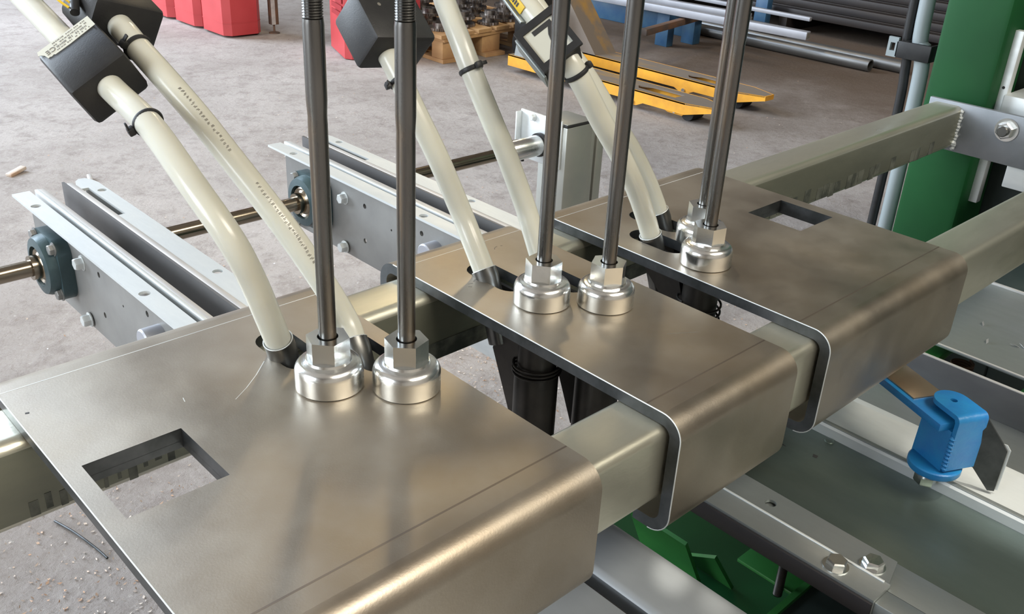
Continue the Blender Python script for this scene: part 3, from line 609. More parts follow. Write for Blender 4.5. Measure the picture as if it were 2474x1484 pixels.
b = B(); b.cyl((1.385, 1.402, -0.19), (1.385, 1.402, -0.199), 0.004, 12); obj('set_screw', b, 'black', t)

# ------------------------------------------------------------------ conveyor tables at the lower right
ZC = -0.24; Y0, Y1 = -0.45, 0.600
def along(b, x0, x1, z0, z1, bev=0.0, y0=Y0, y1=Y1): return b.box(x0, x1, y0, y1, z0, z1, bev)
t = thing('left_table_sheet', 'bluish zinc sheet at the bottom edge, left of the black gap', 'conveyor sheet', (0.45, 0.0, -0.30))
b = B(); along(b, 0.30, 0.583, -0.262, ZC, 0.002); obj('sheet', b, 'galvt', t)
b = B(); along(b, 0.585, 0.591, -0.30, -0.249); along(b, 0.591, 0.604, -0.30, -0.27); obj('rubber_seal', b, 'black', t, label='black rubber strip filling the gap')  # black filler strip in the gap
t = thing('table_channel', 'wide rounded zinc channel beside the green pit, flecked with light', 'conveyor channel', (0.646, 0.0, -0.31))
pr = [(0.604, -0.31), (0.604, ZC - 0.006), (0.607, ZC - 0.002), (0.612, ZC)] + [(0.665 + 0.022 * math.cos(a_), ZC - 0.022 + 0.022 * math.sin(a_)) for a_ in [PI / 2 - PI / 2 * k / 10 for k in range(11)]] + [(0.687, -0.31)]
b = B(); b.prism([(x, Y0, z) for x, z in pr], (0, Y1 - Y0, 0)); obj('sheet', b, 'galvt', t)
# pit
t = thing('pit_frame', 'green painted frame deep in the gap between the tables', 'machine frame', (0.86, 0.3, FL))
b = B(); b.box(0.70, 1.15, -0.4, 0.70, -0.475, -0.45); obj('base_sheet', b, 'green', t)
b = B(); b.box(0.852, 0.95, 0.366, 0.446, -0.355, -0.350, 0.001); obj('ledge', b, 'lime', t)
b = B(); b.prism([(0.80, 0.58, -0.33), (0.80, 0.49, -0.33), (0.87, 0.50, -0.449), (0.87, 0.60, -0.449)], (0.004, 0.0, 0.003)); b.prism([(0.90, 0.47, -0.449), (0.90, 0.56, -0.449), (0.84, 0.47, -0.36)], (0.004, 0, 0.003)); obj('gusset', b, 'lime', t)
b = B(); b.prism([(0.76, 0.366, -0.35), (0.95, 0.366, -0.35), (0.95, 0.358, -0.35), (0.76, 0.358, -0.35)], (0, 0, 0.006)); obj('rim', b, 'lime', t)
b = B(); b.box(0.70, 1.10, -0.45, 0.357, -0.36, -0.348); obj('cover', b, 'dkcast', t, label='near black lower cover')
pr = [(0.0055, 0.0)]
for k in range(28): pr += [(0.0046, k * 0.002), (0.0056, k * 0.002 + 0.001)]
b = B(); b.lathe(pr, (0.849, 0.384, -0.362), n=16); b.lathe([(0.0056, 0.055), (0.0056, 0.062)], (0.849, 0.384, -0.362), n=16)
obj('stud', b, 'bsteel', t, label='black threaded stud')
b = B(); b.box(0.80, 0.84, -0.4, 0.6, FL, -0.475); b.box(1.04, 1.08, -0.4, 0.6, FL, -0.475); obj('leg', b, 'green', t)
# angle rail with bolts
t = thing('bolted_angle', 'grey steel angle with a bright fold, one hole and two bolts at its near end', 'angle bar', (0.83, 0.30, -0.268))
b = B(); b.prism([(x, 0.256, z) for x, z in [(0.789, -0.266), (0.789, ZC), (0.8215, ZC), (0.8235, ZC + 0.0012), (0.8255, ZC + 0.0002), (0.8255, ZC - 0.004), (0.793, ZC - 0.004), (0.793, -0.266)]], (0, Y1 - 0.256, 0)); obj('lower_flange', b, 'galvd', t)
b = B(); b.box(0.7855, 0.7888, 0.256, Y1, -0.264, -0.243, 0.0006); obj('side_bar', b, 'stock', t, label='dark side bar')  # added strip; shade of the angle's side face is in its dark colour
b = B(); b.box(0.8215, 0.8245, 0.262, Y1, ZC, ZC + 0.0018, 0.0007); obj('edge_bead', b, 'galvw', t, label='bright raised fold')  # ridge highlight put in as a brighter raised strip
b = B(); b.slab([[(0.8255, 0.258), (0.8640, 0.268), (0.8690, Y1), (0.8255, Y1)], circ(0.8435, 0.414, 0.0068, 18)[::-1]], ZC - 0.004, ZC); obj('upper_flange', b, 'galvd', t)
for (x, y, ph) in ((0.806, 0.309, 0.2), (0.8365, 0.283, 0.9)):
    b = B(); hexbolt(b, (x, y, ZC), (0.05, -0.05, 1), 0.0112, 0.0095, ph); obj('hex_bolt', b, 'zinc', t)
t = thing('cover_strip', 'dark steel strip continuing below the bolted angle to the frame corner', 'steel strip', (0.83, 0.0, -0.27))
b = B(); along(b, 0.7935, 0.8195, -0.262, ZC - 0.0050, 0.001, Y0, 0.50); along(b, 0.8203, 0.8685, -0.262, ZC - 0.0055, 0.0008, Y0, 0.50); obj('strip', b, 'galvd', t)
# pan
t = thing('oily_pan', 'broad dark greenish steel pan between the angle and the pale rail', 'conveyor pan', (0.95, 0.0, -0.262))
b = B(); along(b, 0.868, 1.045, -0.262, -0.256, 0.0006); obj('sheet', b, 'pan', t)
b = B()
b.slab([[(0.9805, 0.4975), (0.9835, 0.4905), (0.9800, 0.4760), (0.9780, 0.4900)]], -0.2562, -0.2558); b.slab([[(0.987, 0.442), (0.993, 0.4445), (0.994, 0.438), (0.988, 0.4365)]], -0.2562, -0.2558)
obj('burn_mark', b, 'ink', t, label='small black burn marks')
# pale rail
t = thing('pale_rail', 'cream zinc rail running under the blue clamp', 'conveyor rail', (1.09, 0.0, -0.262))
b = B(); pr = [(1.043, -0.262), (1.043, -0.243), (1.0455, ZC), (1.127, ZC), (1.127, -0.262)]
b.prism([(x, Y0, z) for x, z in pr], (0, Y1 - Y0, 0)); obj('rail', b, 'galvw', t)
b = B(); along(b, 1.0455, 1.053, ZC, ZC + 0.0012, 0.0004); obj('edge_bead', b, 'galvd', t)
b = B(); b.lathe([(0.007, 0), (0.006, 0.0012), (0.003, 0.002)], (1.036, 0.446, -0.2562), (0, 0, 1), 10); obj('weld_spot', b, 'pan', t)
b = B(); along(b, 1.127, 1.158, -0.30, -0.272); tags(obj('rubber_seal', b, 'black', base=(1.14, 0.0, -0.30)), 'black rubber strip beyond the pale rail', 'seal')  # black filler strip in the slot
t = thing('far_table_channel', 'grey channel with an upright dark wall behind the blue clamp', 'conveyor channel', (1.25, 0.0, -0.302))
b = B(); along(b, 1.158, 1.340, -0.302, -0.296, 0.0006, Y0, 0.52); obj('floor_sheet', b, 'galvd', t)
b = B(); along(b, 1.336, 1.341, -0.296, ZC - 0.001, 0.0004, Y0, 0.50); obj('side_wall', b, 'grime2', t)
b = B(); along(b, 1.3365, 1.342, ZC - 0.001, ZC + 0.001, 0.0006, Y0, 0.50); obj('bright_edge', b, 'strip', t)
b = B(); along(b, 1.158, 1.19, -0.296, -0.270, 0.002); obj('step', b, 'galvw', t)
t = thing('far_green_frame', 'green frame member in the gap beside the farthest sheet', 'machine frame', (1.40, 0.2, FL))
b = B(); b.box(1.343, 1.46, 0.458, 0.60, -0.275, -0.262, 0.002); obj('member', b, 'lime', t)
b = B(); b.box(1.343, 1.46, -0.3, 0.335, -0.275, -0.262, 0.002); obj('member', b, 'lime', t)
b = B(); b.box(1.36, 1.47, -0.5, 0.60, FL, -0.45); obj('pedestal', b, 'dkcast', t)
b = B()
b.tube([(1.434 + 0.016 * math.cos(a_), 0.437 + 0.016 * math.sin(a_), -0.30 + 0.0045 * a_ / (2 * PI)) for a_ in [2 * PI * k / 20 for k in range(100)]], 0.0020, 8); tags(obj('coil_spring', b, 'rust', base=(1.434, 0.437, -0.30)), 'small rusty coil spring in the green gap at right', 'spring')
t = thing('farthest_sheet', 'wide bluish steel sheet at the right edge, dotted with metal shavings', 'conveyor sheet', (1.55, 0.2, -0.25))
b = B(); along(b, 1.384, 1.690, ZC - 0.003, ZC, 0.0006, Y0, 0.52); obj('sheet', b, 'galvd', t)
b = B(); along(b, 1.384, 1.388, ZC, ZC + 0.002, 0.0004, Y0, 0.52); along(b, 1.684, 1.690, ZC, ZC + 0.004, 0.0004, Y0, 0.52); obj('bright_edge', b, 'strip', t)
t = thing('end_sheet', 'dark sheet past the bluish one, under the front beam', 'conveyor sheet', (1.8, 0.2, -0.28))
b = B(); along(b, 1.72, 2.1, -0.29, -0.275, 0.001, Y0, 0.55); obj('sheet', b, 'dkcast', t)
for k, (x, y, an) in enumerate(((1.511, 0.448, 0.4), (1.455, 0.418, 0.2), (1.483, 0.375, 1.0), (1.476, 0.383, 2.0))):
    b = B(); c_, s_ = math.cos(an), math.sin(an)
    b.prism([(x - 0.007 * c_, y - 0.007 * s_, ZC + 0.0002), (x + 0.002 * s_, y - 0.002 * c_, ZC + 0.0002), (x + 0.008 * c_, y + 0.008 * s_, ZC + 0.003), (x - 0.002 * s_, y + 0.002 * c_, ZC + 0.0035)], (0, 0, 0.0006))
    tags(obj('metal_shaving', b, 'shiny', base=(x, y, ZC)), ['bright metal shaving on the bluish sheet, uppermost', 'bright metal shaving on the bluish sheet, the middle one', 'bright metal shaving at the right edge of the picture', 'smaller bright shaving just above the one at the right edge'][k], 'shaving', 'metal shavings on the far sheet')
b = B(); b.box(1.15, 1.165, 0.20, 1.1, -0.315, -0.30, 0.002); b.box(1.195, 1.245, 0.47, 1.1, -0.306, -0.300, 0.001)
tags(obj('floor_rail', b, 'post', base=(1.2, 0.6, -0.31)), 'low tan bar seen between the middle and farthest plates', 'bar')

# ------------------------------------------------------------------ blue clamp
t = thing('blue_clamp', 'bright blue welded clamp with a round foot, hanging over the pale rail', 'clamp', (1.01, 0.305, -0.236))
ar = Vector((1.016, 0.309, 0)) - Vector((1.065, 0.412, 0)); ar.normalize(); pn = Vector((-ar.y, ar.x, 0)); pn = pn if pn.x > 0 else -pn
Z3 = Vector((0, 0, 1))
b = B(); b.obox(Vector((1.072, 0.392, -0.153)) , (ar, pn, Z3), (0.20, 0.044, 0.010), 0.001); obj('arm', b, 'blue', t)
b = B(); b.obox(Vector((1.0815, 0.398, -0.1475)), (ar, pn, Z3), (0.11, 0.044, 0.0030), 0.0004); obj('pad', b, 'tan', t, label='tan steel pad on the arm')
# folded top: tongue with rounded end, and bend
o_ = Vector((1.022, 0.301, -0.141)); Tt = lambda x, y, z: o_ - ar * x + pn * y + Z3 * z
tg = [(0, -0.001), (0.030, -0.001)] + [(0.030 + 0.021 * math.sin(a_), 0.020 - 0.021 * math.cos(a_)) for a_ in [PI * k / 12 for k in range(1, 12)]] + [(0.030, 0.041), (0, 0.041)]
b = B(); b.slab([tg, circ(0.028, 0.020, 0.0042, 16)[::-1]], 0.0, 0.006, Tt); obj('tongue', b, 'blue', t)
b = B()
pf = arc(0.0, -0.002, 0.008, PI / 2, PI, 6) + [(-0.008, -0.068), (-0.002, -0.068), (-0.002, -0.004), (0.0, 0.0)]
b.prism([Tt(x, -0.001, z) for x, z in pf], pn * 0.042); obj('front_cheek', b, 'blue', t)
b = B(); b.prism([Tt(-0.002, -0.002, -0.016), Tt(-0.002, -0.002, -0.076), Tt(0.048, -0.002, -0.076), Tt(0.046, -0.002, -0.014)], pn * 0.006); obj('side_cheek', b, 'blue', t)
b = B()
for k in range(9): b.lathe([(0.002, -0.0035), (0.0042, 0), (0.002, 0.0035)], Tt(-0.0045, 0.000, -0.024 - k * 0.0052), (0.1, 0.1, 1), 10)
obj('weld_bead', b, 'blue', t, label='lumpy painted weld')
fc = Tt(0.018, 0.008, -0.081)
b = B(); b.lathe([(0.030, 0), (0.031, 0.002), (0.031, 0.008), (0.0295, 0.0095)], fc, n=40); b.lathe([(0.007, 0), (0.007, 0.012)], fc + ar * 0.006 + pn * 0.030, n=16); obj('foot_disc', b, 'blue', t)
b = B(); b.lathe([(0.0125, -0.021), (0.0135, -0.019), (0.0135, -0.010)], fc - pn * 0.007, n=6); b.lathe([(0.010, -0.010), (0.010, 0.0)], fc - pn * 0.007, n=24); obj('hex_nut', b, 'zinc', t)
fin = [(1.052, 0.288, -0.139), (1.055, 0.279, -0.139), (1.064, 0.254, -0.171), (1.065, 0.249, -0.177), (1.065, 0.249, -0.234), (1.063, 0.256, -0.236), (1.056, 0.277, -0.211), (1.045, 0.291, -0.205), (1.035, 0.300, -0.14)]
b = B(); b.prism(fin, Vector((0.0035, 0.0012, 0))); 
tags(obj('guide_fin', b, 'edge', base=(1.055, 0.275, -0.236)), 'thin dark steel fin standing right behind the blue clamp', 'steel plate')
b = B(); b.prism([(x + 0.0036, y + 0.0014, z) for x, y, z in fin[2:5]] + [(x + 0.0045, y - 0.0022, z) for x, y, z in fin[2:5]][::-1], (0.001, 0, 0)) 
o = obj('ground_edge', b, 'galvw', bpy.data.objects['guide_fin'], label='bright ground edge')

# ------------------------------------------------------------------ green post and what hangs on it
t = thing('green_post', 'dark green square steel post at upper right, light rounded corner', 'post', (2.07, 0.77, FL))
b = B(); b.box(2.0, 2.14, 0.708, 0.838, FL, 1.2, 0.011); obj('column', b, 'green', t)
b = B(); b.tube(smooth([(2.100, 0.922, 1.0), (2.100, 0.920, 0.156), (2.100, 0.905, 0.05), (2.100, 0.896, -0.07), (2.100, 0.894, -0.62)]), 0.0165, 20)
tags(obj('conduit', b, 'conduit', base=(2.1, 0.895, -0.62)), 'pale grey conduit running up beside the green post', 'conduit')
b = B(); b.tube(smooth([(2.100, 0.950, 1.0), (2.100, 0.948, 0.156), (2.100, 0.940, 0.06), (2.100, 0.934, 0.0), (2.100, 0.929, -0.12), (2.100, 0.930, -0.62)]), 0.0105, 14)
tags(obj('cable', b, 'black', base=(2.1, 0.93, -0.62)), 'black cable left of the grey conduit', 'cable')
t = thing('cable_clamp', 'dark plastic clamp holding the cable and conduit to the green post', 'clamp', (2.08, 0.92, 0.04))
b = B(); b.box(2.073, 2.080, 0.876, 0.955, 0.030, 0.066, 0.002); b.box(2.08, 2.12, 0.876, 0.882, 0.030, 0.066, 0.002); obj('strap', b, 'black', t)
b = B(); Tc = lambda y, z, x: Vector((2.073 + x, y, z)); b.slab([sq(0.951, 0.974, 0.030, 0.072), sq(0.957, 0.968, 0.043, 0.060)[::-1]], 0, 0.008, Tc); obj('loop', b, 'conduit', t, label='grey loop of the clamp')
for k, (x, y0, y1, z0, z1, lab) in enumerate(((2.045, 0.703, 0.718, -0.225, 0.132, 'narrow zinc flat bar hanging behind the end plate at the green post'),)):
    t = thing('flat_bar', lab, 'bar', (x, y0, z0))
    b = B(); b.box(x, x + 0.02, y0 - 0.012, y1 - 0.004, z0, z1, 0.001); obj('bar', b, 'galvw', t)
    b = B(); b.cyl((x - 0.0006, y0 - 0.002, 0.02), (x + 0.001, y0 - 0.002, 0.02), 0.003, 10); obj('hole', b, 'ink', t)
b = B(); b.box(2.03, 2.135, 0.40, 0.692, -0.045, 0.010, 0.003); tags(obj('grey_bracket', b, 'galvw', base=(2.15, 0.55, -0.045)), 'light grey bracket at the right edge above the bolted end plate', 'bracket')
b = B(); b.box(1.96, 2.05, 0.45, 0.625, -0.15, -0.104, 0.002); tags(obj('stub_bracket', b, 'galvw', base=(2.0, 0.55, -0.15)), 'pale stub under the bolted end plate at the right edge', 'bracket')
t = thing('machine_housing', 'near black machine housing behind the green post', 'machine', (2.5, 0.3, FL))
b = B(); b.box(2.30, 3.0, -1.5, 0.82, FL, 1.4, 0.01); obj('body', b, 'dkcast', t)
b = B(); b.box(2.14, 2.30, 0.60, 0.80, FL, 1.3, 0.004); b.box(2.15, 2.30, -1.2, 0.60, FL, -0.25, 0.004); obj('plinth', b, 'dkcast', t)

# ------------------------------------------------------------------ pallet truck
t = thing('pallet_truck', 'yellow hand pallet truck with worn forks standing on the floor', 'pallet truck', (3.64, 2.9, FL))
zt = -0.600
def fork(x0, x1):
    b = B(); yt, yn = 2.43, 2.30; xc = (x0 + x1) / 2
    out = [(x0, 3.56), (x0, yt), (x0 + 0.045, yn), (x1 - 0.045, yn), (x1, yt), (x1, 3.56)]
    win = [(x0 + 0.045, 2.73), (x0 + 0.045, 2.52), (x1 - 0.045, 2.52), (x1 - 0.045, 2.70), (xc, 2.76)]
    b.slab([out, win[::-1]], zt - 0.006, zt); obj('fork_top', b, 'yellowworn', t, label='scuffed fork top')
    b = B()
    b.prism([(x0, 3.56, zt + 0.0004), (x0, yt, zt + 0.0004), (x0 + 0.045, yn, zt + 0.0004), (x0 + 0.045, yn, zt - 0.022), (x0, yt, zt - 0.050), (x0, 3.56, zt - 0.055)], (0.005, 0.0, 0))
    b.prism([(x1, 3.56, zt + 0.0004), (x1, yt, zt + 0.0004), (x1 - 0.045, yn, zt + 0.0004), (x1 - 0.045, yn, zt - 0.022), (x1, yt, zt - 0.050), (x1, 3.56, zt - 0.055)], (-0.005, 0.0, 0))
    b.box(x0 + 0.045, x1 - 0.045, yn - 0.004, yn + 0.002, zt - 0.022, zt + 0.0004); fo = obj('fork_skirt', b, 'yellow', t)
    b = B(); Tw = lambda y, z, x: Vector((x0 - 0.001 + x, y, z)); b.slab([[(2.78, zt - 0.05), (2.74, zt - 0.068), (2.70, zt - 0.068), (2.66, zt - 0.05)]], 0, 0.006, Tw); b.slab([[(2.60, zt - 0.046), (2.54, zt - 0.066), (2.46, zt - 0.066), (2.44, zt - 0.046)]], 0.03, 0.036, Tw); obj('wheel_carrier', b, 'yellow', t)
    b = B(); b.cyl((x0 - 0.006, 2.72, zt - 0.056), (x0 + 0.01, 2.72, zt - 0.056), 0.010, 14); b.cyl((x0 + 0.02, 2.50, zt - 0.055), (x1 - 0.02, 2.50, zt - 0.055), 0.007, 14); obj('pivot_bolt', b, 'zinc', t)
    b = B(); b.cyl((xc - 0.040, 2.44, FL + 0.034), (xc + 0.040, 2.44, FL + 0.034), 0.034, 24); obj('load_wheel', b, 'black', t)
fork(3.375, 3.535); fork(3.750, 3.910)
b = B(); b.box(3.382, 3.903, 3.48, 3.565, -0.655, -0.6065, 0.004); obj('cross_member', b, 'yellow', t)
b = B(); b.prism([(3.750, 3.30, -0.60), (3.750, 3.58, -0.28), (3.750, 3.68, -0.28), (3.750, 3.58, -0.60)], (0.16, 0, 0)); obj('mast_cover', b, 'yellowworn', t)
b = B(); b.prism([(3.380, 3.36, -0.598), (3.380, 3.50, -0.50), (3.380, 3.52, -0.598)], (0.15, 0, 0)); obj('heel_gusset', b, 'galvd', t, label='grey scuffed heel wedge')
b = B(); b.cyl((3.58, 3.66, FL + 0.09), (3.70, 3.66, FL + 0.09), 0.09, 28); b.box(3.56, 3.72, 3.60, 3.72, -0.60, -0.35, 0.01); obj('steer_wheel', b, 'black', t)

# ------------------------------------------------------------------ red containers
RLb = ['red plastic canister standing nearest in the row at top left', 'red plastic canister second in the row at top left', 'red plastic canister third in the row at top left', 'red plastic canister farthest in the row at top left']
rc = thing('red_canister', RLb[0], 'canister', (2.66, 5.11, FL), 'red canisters in a row')
def canister(b, x0, x1, y0, y1, ch, z0, z1):
    out = [(x0 + ch, y0), (x1 - ch, y0), (x1, y0 + ch), (x1, y1 - ch), (x1 - ch, y1), (x0 + ch, y1), (x0, y1 - ch), (x0, y0 + ch)]
    b.slab([out], z0, z1)
    return b
b = B(); canister(b, 2.545, 2.775, 4.945, 5.245, 0.035, FL + 0.012, -0.27); bmesh.ops.bevel(b.bm, geom=[e for e in b.bm.edges if e.calc_face_angle(0) > 0.5], offset=0.008, segments=2, affect='EDGES'); obj('body', b, 'red', rc)
b = B(); canister(b, 2.5435, 2.7765, 4.9435, 5.2465, 0.035, -0.608, -0.603); obj('rib', b, 'red', rc, label='moulded seam line')
b = B(); b.cyl((2.60, 5.0, -0.27), (2.60, 5.0, -0.24), 0.025, 20); b.box(2.65, 2.74, 5.03, 5.16, -0.27, -0.245, 0.01); obj('lid', b, 'red', rc)
for k in range(1, 4): dup(rc, (-0.012 * k, 0.32 * k, 0), RLb[k])
t = thing('red_crate', 'big red plastic crate with grip slots, behind the black box and rods', 'crate', (2.98, 4.2, FL))
b = B(); b.slab([[(2.815, 4.20), (2.835, 4.165), (3.172, 4.028), (3.178, 4.036), (3.12, 4.36), (2.93, 4.50)]], FL + 0.004, -0.36); 
obj('shell', b, 'red', t)
b = B()
for k in range(3):
    z = -0.478 + k * 0.035
    b.prism([(2.812, 4.215, z), (2.865, 4.385, z), (2.865, 4.385, z + 0.024), (2.812, 4.215, z + 0.024)], (0.004, -0.002, 0)); b.prism([(2.838, 4.161, z), (2.945, 4.118, z), (2.945, 4.118, z + 0.024), (2.838, 4.161, z + 0.024)], (0.0, 0.004, 0))
obj('grip_slot', b, 'redd', t, label='deep red grip slots')
b = B(); b.prism([(3.120, 4.048, FL + 0.004), (3.173, 4.0268, FL + 0.004), (3.173, 4.0268, -0.36), (3.120, 4.048, -0.36)], (0.001, 0.002, 0)); obj('end_panel', b, 'redd', t)
# slim post with levelling foot
t = thing('slim_post', 'slim wooden-brown post on a round levelling foot, right of the red canisters', 'post', (2.85, 4.96, FL))
b = B(); b.box(2.828, 2.872, 4.94, 4.98, -0.635, 0.3, 0.002); obj('column', b, 'rust', t)
b = B(); b.box(2.8265, 2.851, 4.9385, 4.940, -0.633, 0.3); obj('face_strip', b, 'strip', t)
b = B(); b.cyl((2.85, 4.96, FL + 0.008), (2.85, 4.96, -0.635), 0.006, 12); b.lathe([(0.032, 0), (0.030, 0.005), (0.01, 0.010)], (2.85, 4.96, FL), n=20); obj('levelling_foot', b, 'rust', t)

# ------------------------------------------------------------------ wooden pallet with sprockets
t = thing('wooden_pallet', 'wooden pallet loaded with dark sprockets, left of the pallet truck', 'pallet', (3.5, 4.2, FL))
ox, oy = 3.13, 3.80
for i in range(3):
    for j in range(3):
        x = 3.19 + i * 0.30 + j * 0.02; y = 3.86 + j * 0.33 + i * 0.03
        b = B(); b.box(x, x + 0.13, y, y + 0.09, FL + 0.02, FL + 0.11, 0.003); obj('block', b, 'wood', t)
for i in range(3):
    x = 3.185 + i * 0.30; b = B(); b.hexa([(x, 3.85, FL + 0.001), (x + 0.14, 3.85, FL + 0.001), (x + 0.18, 4.65, FL + 0.001), (x + 0.04, 4.65, FL + 0.001), (x, 3.85, FL + 0.02), (x + 0.14, 3.85, FL + 0.02), (x + 0.18, 4.65, FL + 0.02), (x + 0.04, 4.65, FL + 0.02)]); obj('bottom_board', b, 'wood', t)
for j in range(3):
    y = 3.845 + j * 0.33; b = B(); b.hexa([(3.19, y, FL + 0.11), (3.97, y + 0.08, FL + 0.11), (3.97, y + 0.20, FL + 0.11), (3.19, y + 0.12, FL + 0.11), (3.19, y, FL + 0.128), (3.97, y + 0.08, FL + 0.128), (3.97, y + 0.20, FL + 0.128), (3.19, y + 0.12, FL + 0.128)]); obj('stringer_board', b, 'wood', t)
for k in range(6):
    x = 3.165 + k * 0.138; b = B(); b.hexa([(x, 3.84 + k * 0.012, FL + 0.129), (x + 0.105, 3.85 + k * 0.012, FL + 0.129), (x + 0.145, 4.68 + k * 0.012, FL + 0.129), (x + 0.04, 4.66 + k * 0.012, FL + 0.129), (x, 3.84 + k * 0.012, FL + 0.148), (x + 0.105, 3.85 + k * 0.012, FL + 0.148), (x + 0.145, 4.68 + k * 0.012, FL + 0.148), (x + 0.04, 4.66 + k * 0.012, FL + 0.148)]); obj('deck_board', b, 'wood', t)
zs = FL + 0.149
spk = [(3.27, 3.98, 0.075, 1), (3.44, 4.02, 0.085, 2), (3.60, 3.97, 0.060, 2), (3.76, 4.02, 0.085, 3), (3.35, 4.18, 0.080, 2), (3.54, 4.16, 0.085, 4), (3.71, 4.21, 0.07, 3), (3.90, 4.16, 0.07, 1), (3.44, 4.36, 0.08, 3), (3.64, 4.38, 0.085, 3), (3.84, 4.38, 0.08, 2), (3.30, 4.36, 0.055, 2)]
proto = None
def gear(b, x, y, z, r, h):
    n = 18; o = []
    for k in range(n * 4):
        a_ = 2 * PI * k / (n * 4); rr_ = r if k % 4 in (0, 1) else r * 0.90; o.append((x + rr_ * math.cos(a_), y + rr_ * math.sin(a_)))
    b.slab([o, circ(x, y, r * 0.32, 14)[::-1]], z, z + h)
    b.slab([circ(x, y, r * 0.55, 18), circ(x, y, r * 0.33, 18)[::-1]], z + h, z + h + 0.022)
piles = ['at the front left of the pallet', 'second from left along the pallet front', 'third along the pallet front', 'at the front right of the pallet', 'left in the second row', 'in the middle of the second row', 'third in the second row', 'at the right end of the second row', 'second from left in the back row', 'in the middle of the back row', 'right in the back row', 'at the left end of the back row']
layer = {1: ['single'], 2: ['lower', 'upper'], 3: ['bottom', 'middle', 'top'], 4: ['bottom', 'second', 'third', 'top']}
for pi_, (x, y, r, n) in enumerate(spk):
    z = zs
    for k in range(n):
        rr_ = r * (1 - 0.10 * k); t = thing('sprocket', 'toothed sprocket, %s one of the pile %s' % (layer[n][k], piles[pi_]), 'sprocket', (x, y, z), 'sprockets on the pallet')
        b = B(); gear(b, x + 0.006 * k, y - 0.004 * k, z, rr_, 0.014); obj('toothed_disc', b, 'gear', t); z += 0.037

# ------------------------------------------------------------------ stock rack and bars in the background
t = thing('storage_rack', 'low dark blue rack sill lying under the grey pipes', 'rack', (4.95, 3.9, FL))
b = B(); b.box(4.95, 5.02, 3.62, 5.6, FL, FL + 0.13, 0.004); obj('sill', b, 'bluerack', t)
RP = [((4.60, 4.66, 3.50, 3.54), 'blue rack post at left below the silver bars'), ((4.80, 4.87, 3.46, 3.50), 'paler blue rack post carrying the rusty crossbar'), ((5.62, 5.68, 3.50, 3.54), 'small blue rack post far right under the silver bars')]
for (x0, x1, y0, y1), lab in RP:
    t = thing('rack_post', lab, 'post', ((x0 + x1) / 2, (y0 + y1) / 2, FL), 'blue rack posts')
    b = B(); b.box(x0, x1, y0, y1 + 0.05, FL, -0.49, 0.003); obj('upright', b, 'bluerack', t)
b = B(); b.hexa([(4.10, 3.26, -0.53), (4.86, 3.42, -0.53), (4.86, 3.455, -0.53), (4.10, 3.30, -0.53), (4.10, 3.26, -0.495), (4.86, 3.42, -0.495), (4.86, 3.455, -0.495), (4.10, 3.30, -0.495)], 0.002)
tags(obj('crossbar', b, 'rust', base=(4.5, 3.36, -0.53)), 'rusty crossbar between the blue rack posts', 'bar')
def bar(name, lab, a, c, w_, h_, m, cat, grp=None, hollow=False):
    a = Vector(a); c = Vector(c); d = (c - a).normalized(); u = Vector((-d.y, d.x, 0)).normalized(); z_ = d.cross(u); z_ = -z_ if z_.z < 0 else z_
    t = thing(name, lab, cat, a, grp); b = B(); b.obox((a + c) / 2, (d, u, z_), ((c - a).length, w_, h_), min(w_, h_) * 0.08); obj('profile', b, m, t)
    if hollow: b = B(); b.obox(c + d * 0.0003, (d, u, z_), (0.001, w_ * 0.72, h_ * 0.72)); obj('open_end', b, 'greyink', t)
    return t
bar('silver_bar', 'silver square tube reaching farthest right on the rack, lower one', (4.40, 4.60, -0.45), (4.671, 2.634, -0.475), 0.05, 0.042, 'alu', 'bar', 'silver bars on the rack', True)
bar('silver_bar', 'short silver bar resting behind the lower silver tube', (4.47, 4.60, -0.43), (4.74, 3.05, -0.450), 0.04, 0.035, 'alu', 'bar', 'silver bars on the rack')
bar('silver_bar', 'thin silver strip above the lower silver tube', (4.80, 4.8, -0.42), (5.03, 2.84, -0.455), 0.03, 0.022, 'alu', 'bar', 'silver bars on the rack')
bar('silver_bar', 'silver angle farthest back among the light bars', (4.95, 4.8, -0.47), (5.05, 3.25, -0.52), 0.05, 0.018, 'strip', 'bar', 'silver bars on the rack')
for k, (x, y0, z, r, lab) in enumerate(((5.10, 2.467, FL + 0.035, 0.034, 'grey steel pipe on the floor, nearer of the two long ones'), (5.235, 2.33, FL + 0.035, 0.034, 'grey steel pipe on the floor whose end reaches farther right'))):
    t = thing('steel_pipe', lab, 'pipe', (x, 4, FL), 'pipes on the floor')
    b = B(); b.lathe([(r * 0.8, 0.02), (r * 0.8, 0.0), (r, 0.0), (r, 4.6)], (x, y0, z), (0, 1, 0), 20, caps=False); obj('pipe', b, 'pipe', t)
b = B(); b.cyl((4.90, 2.9, FL + 0.16), (4.93, 5.6, FL + 0.16), 0.03, 16); tags(obj('upper_pipe', b, 'pipe', base=(4.9, 4, FL + 0.13)), 'grey pipe lying on the blue rack sill', 'pipe')
rr = random.Random(21); k = 0
sb = None
for row in range(7):
    for cc in range(5):
        x = 5.75 + cc * 0.085 + row * 0.10; z = FL + 0.10 + row * 0.0455; y0 = 1.0 + rr.uniform(0, 0.9)
        lb_ = 'dark stock bar, %s from the aisle in the %s layer of the stack' % (['first', 'second', 'third', 'fourth', 'fifth'][cc], ['lowest', 'second', 'third', 'fourth', 'fifth', 'sixth', 'top'][row])
        if sb is None:
            sb = thing('stock_bar', lb_, 'bar', (x, y0, z), 'dark stock bars'); b = B(); b.box(x, x + 0.07, y0, y0 + 5.0, z, z + 0.045, 0.003); obj('bar', b, 'stock', sb); base0 = Vector((x, y0, z))
        else: dup(sb, Vector((x, y0, z)) - base0, lb_)
t = thing('stock_rack', 'dark rack frame holding the stack of stock bars', 'rack', (6.2, 3.0, FL))
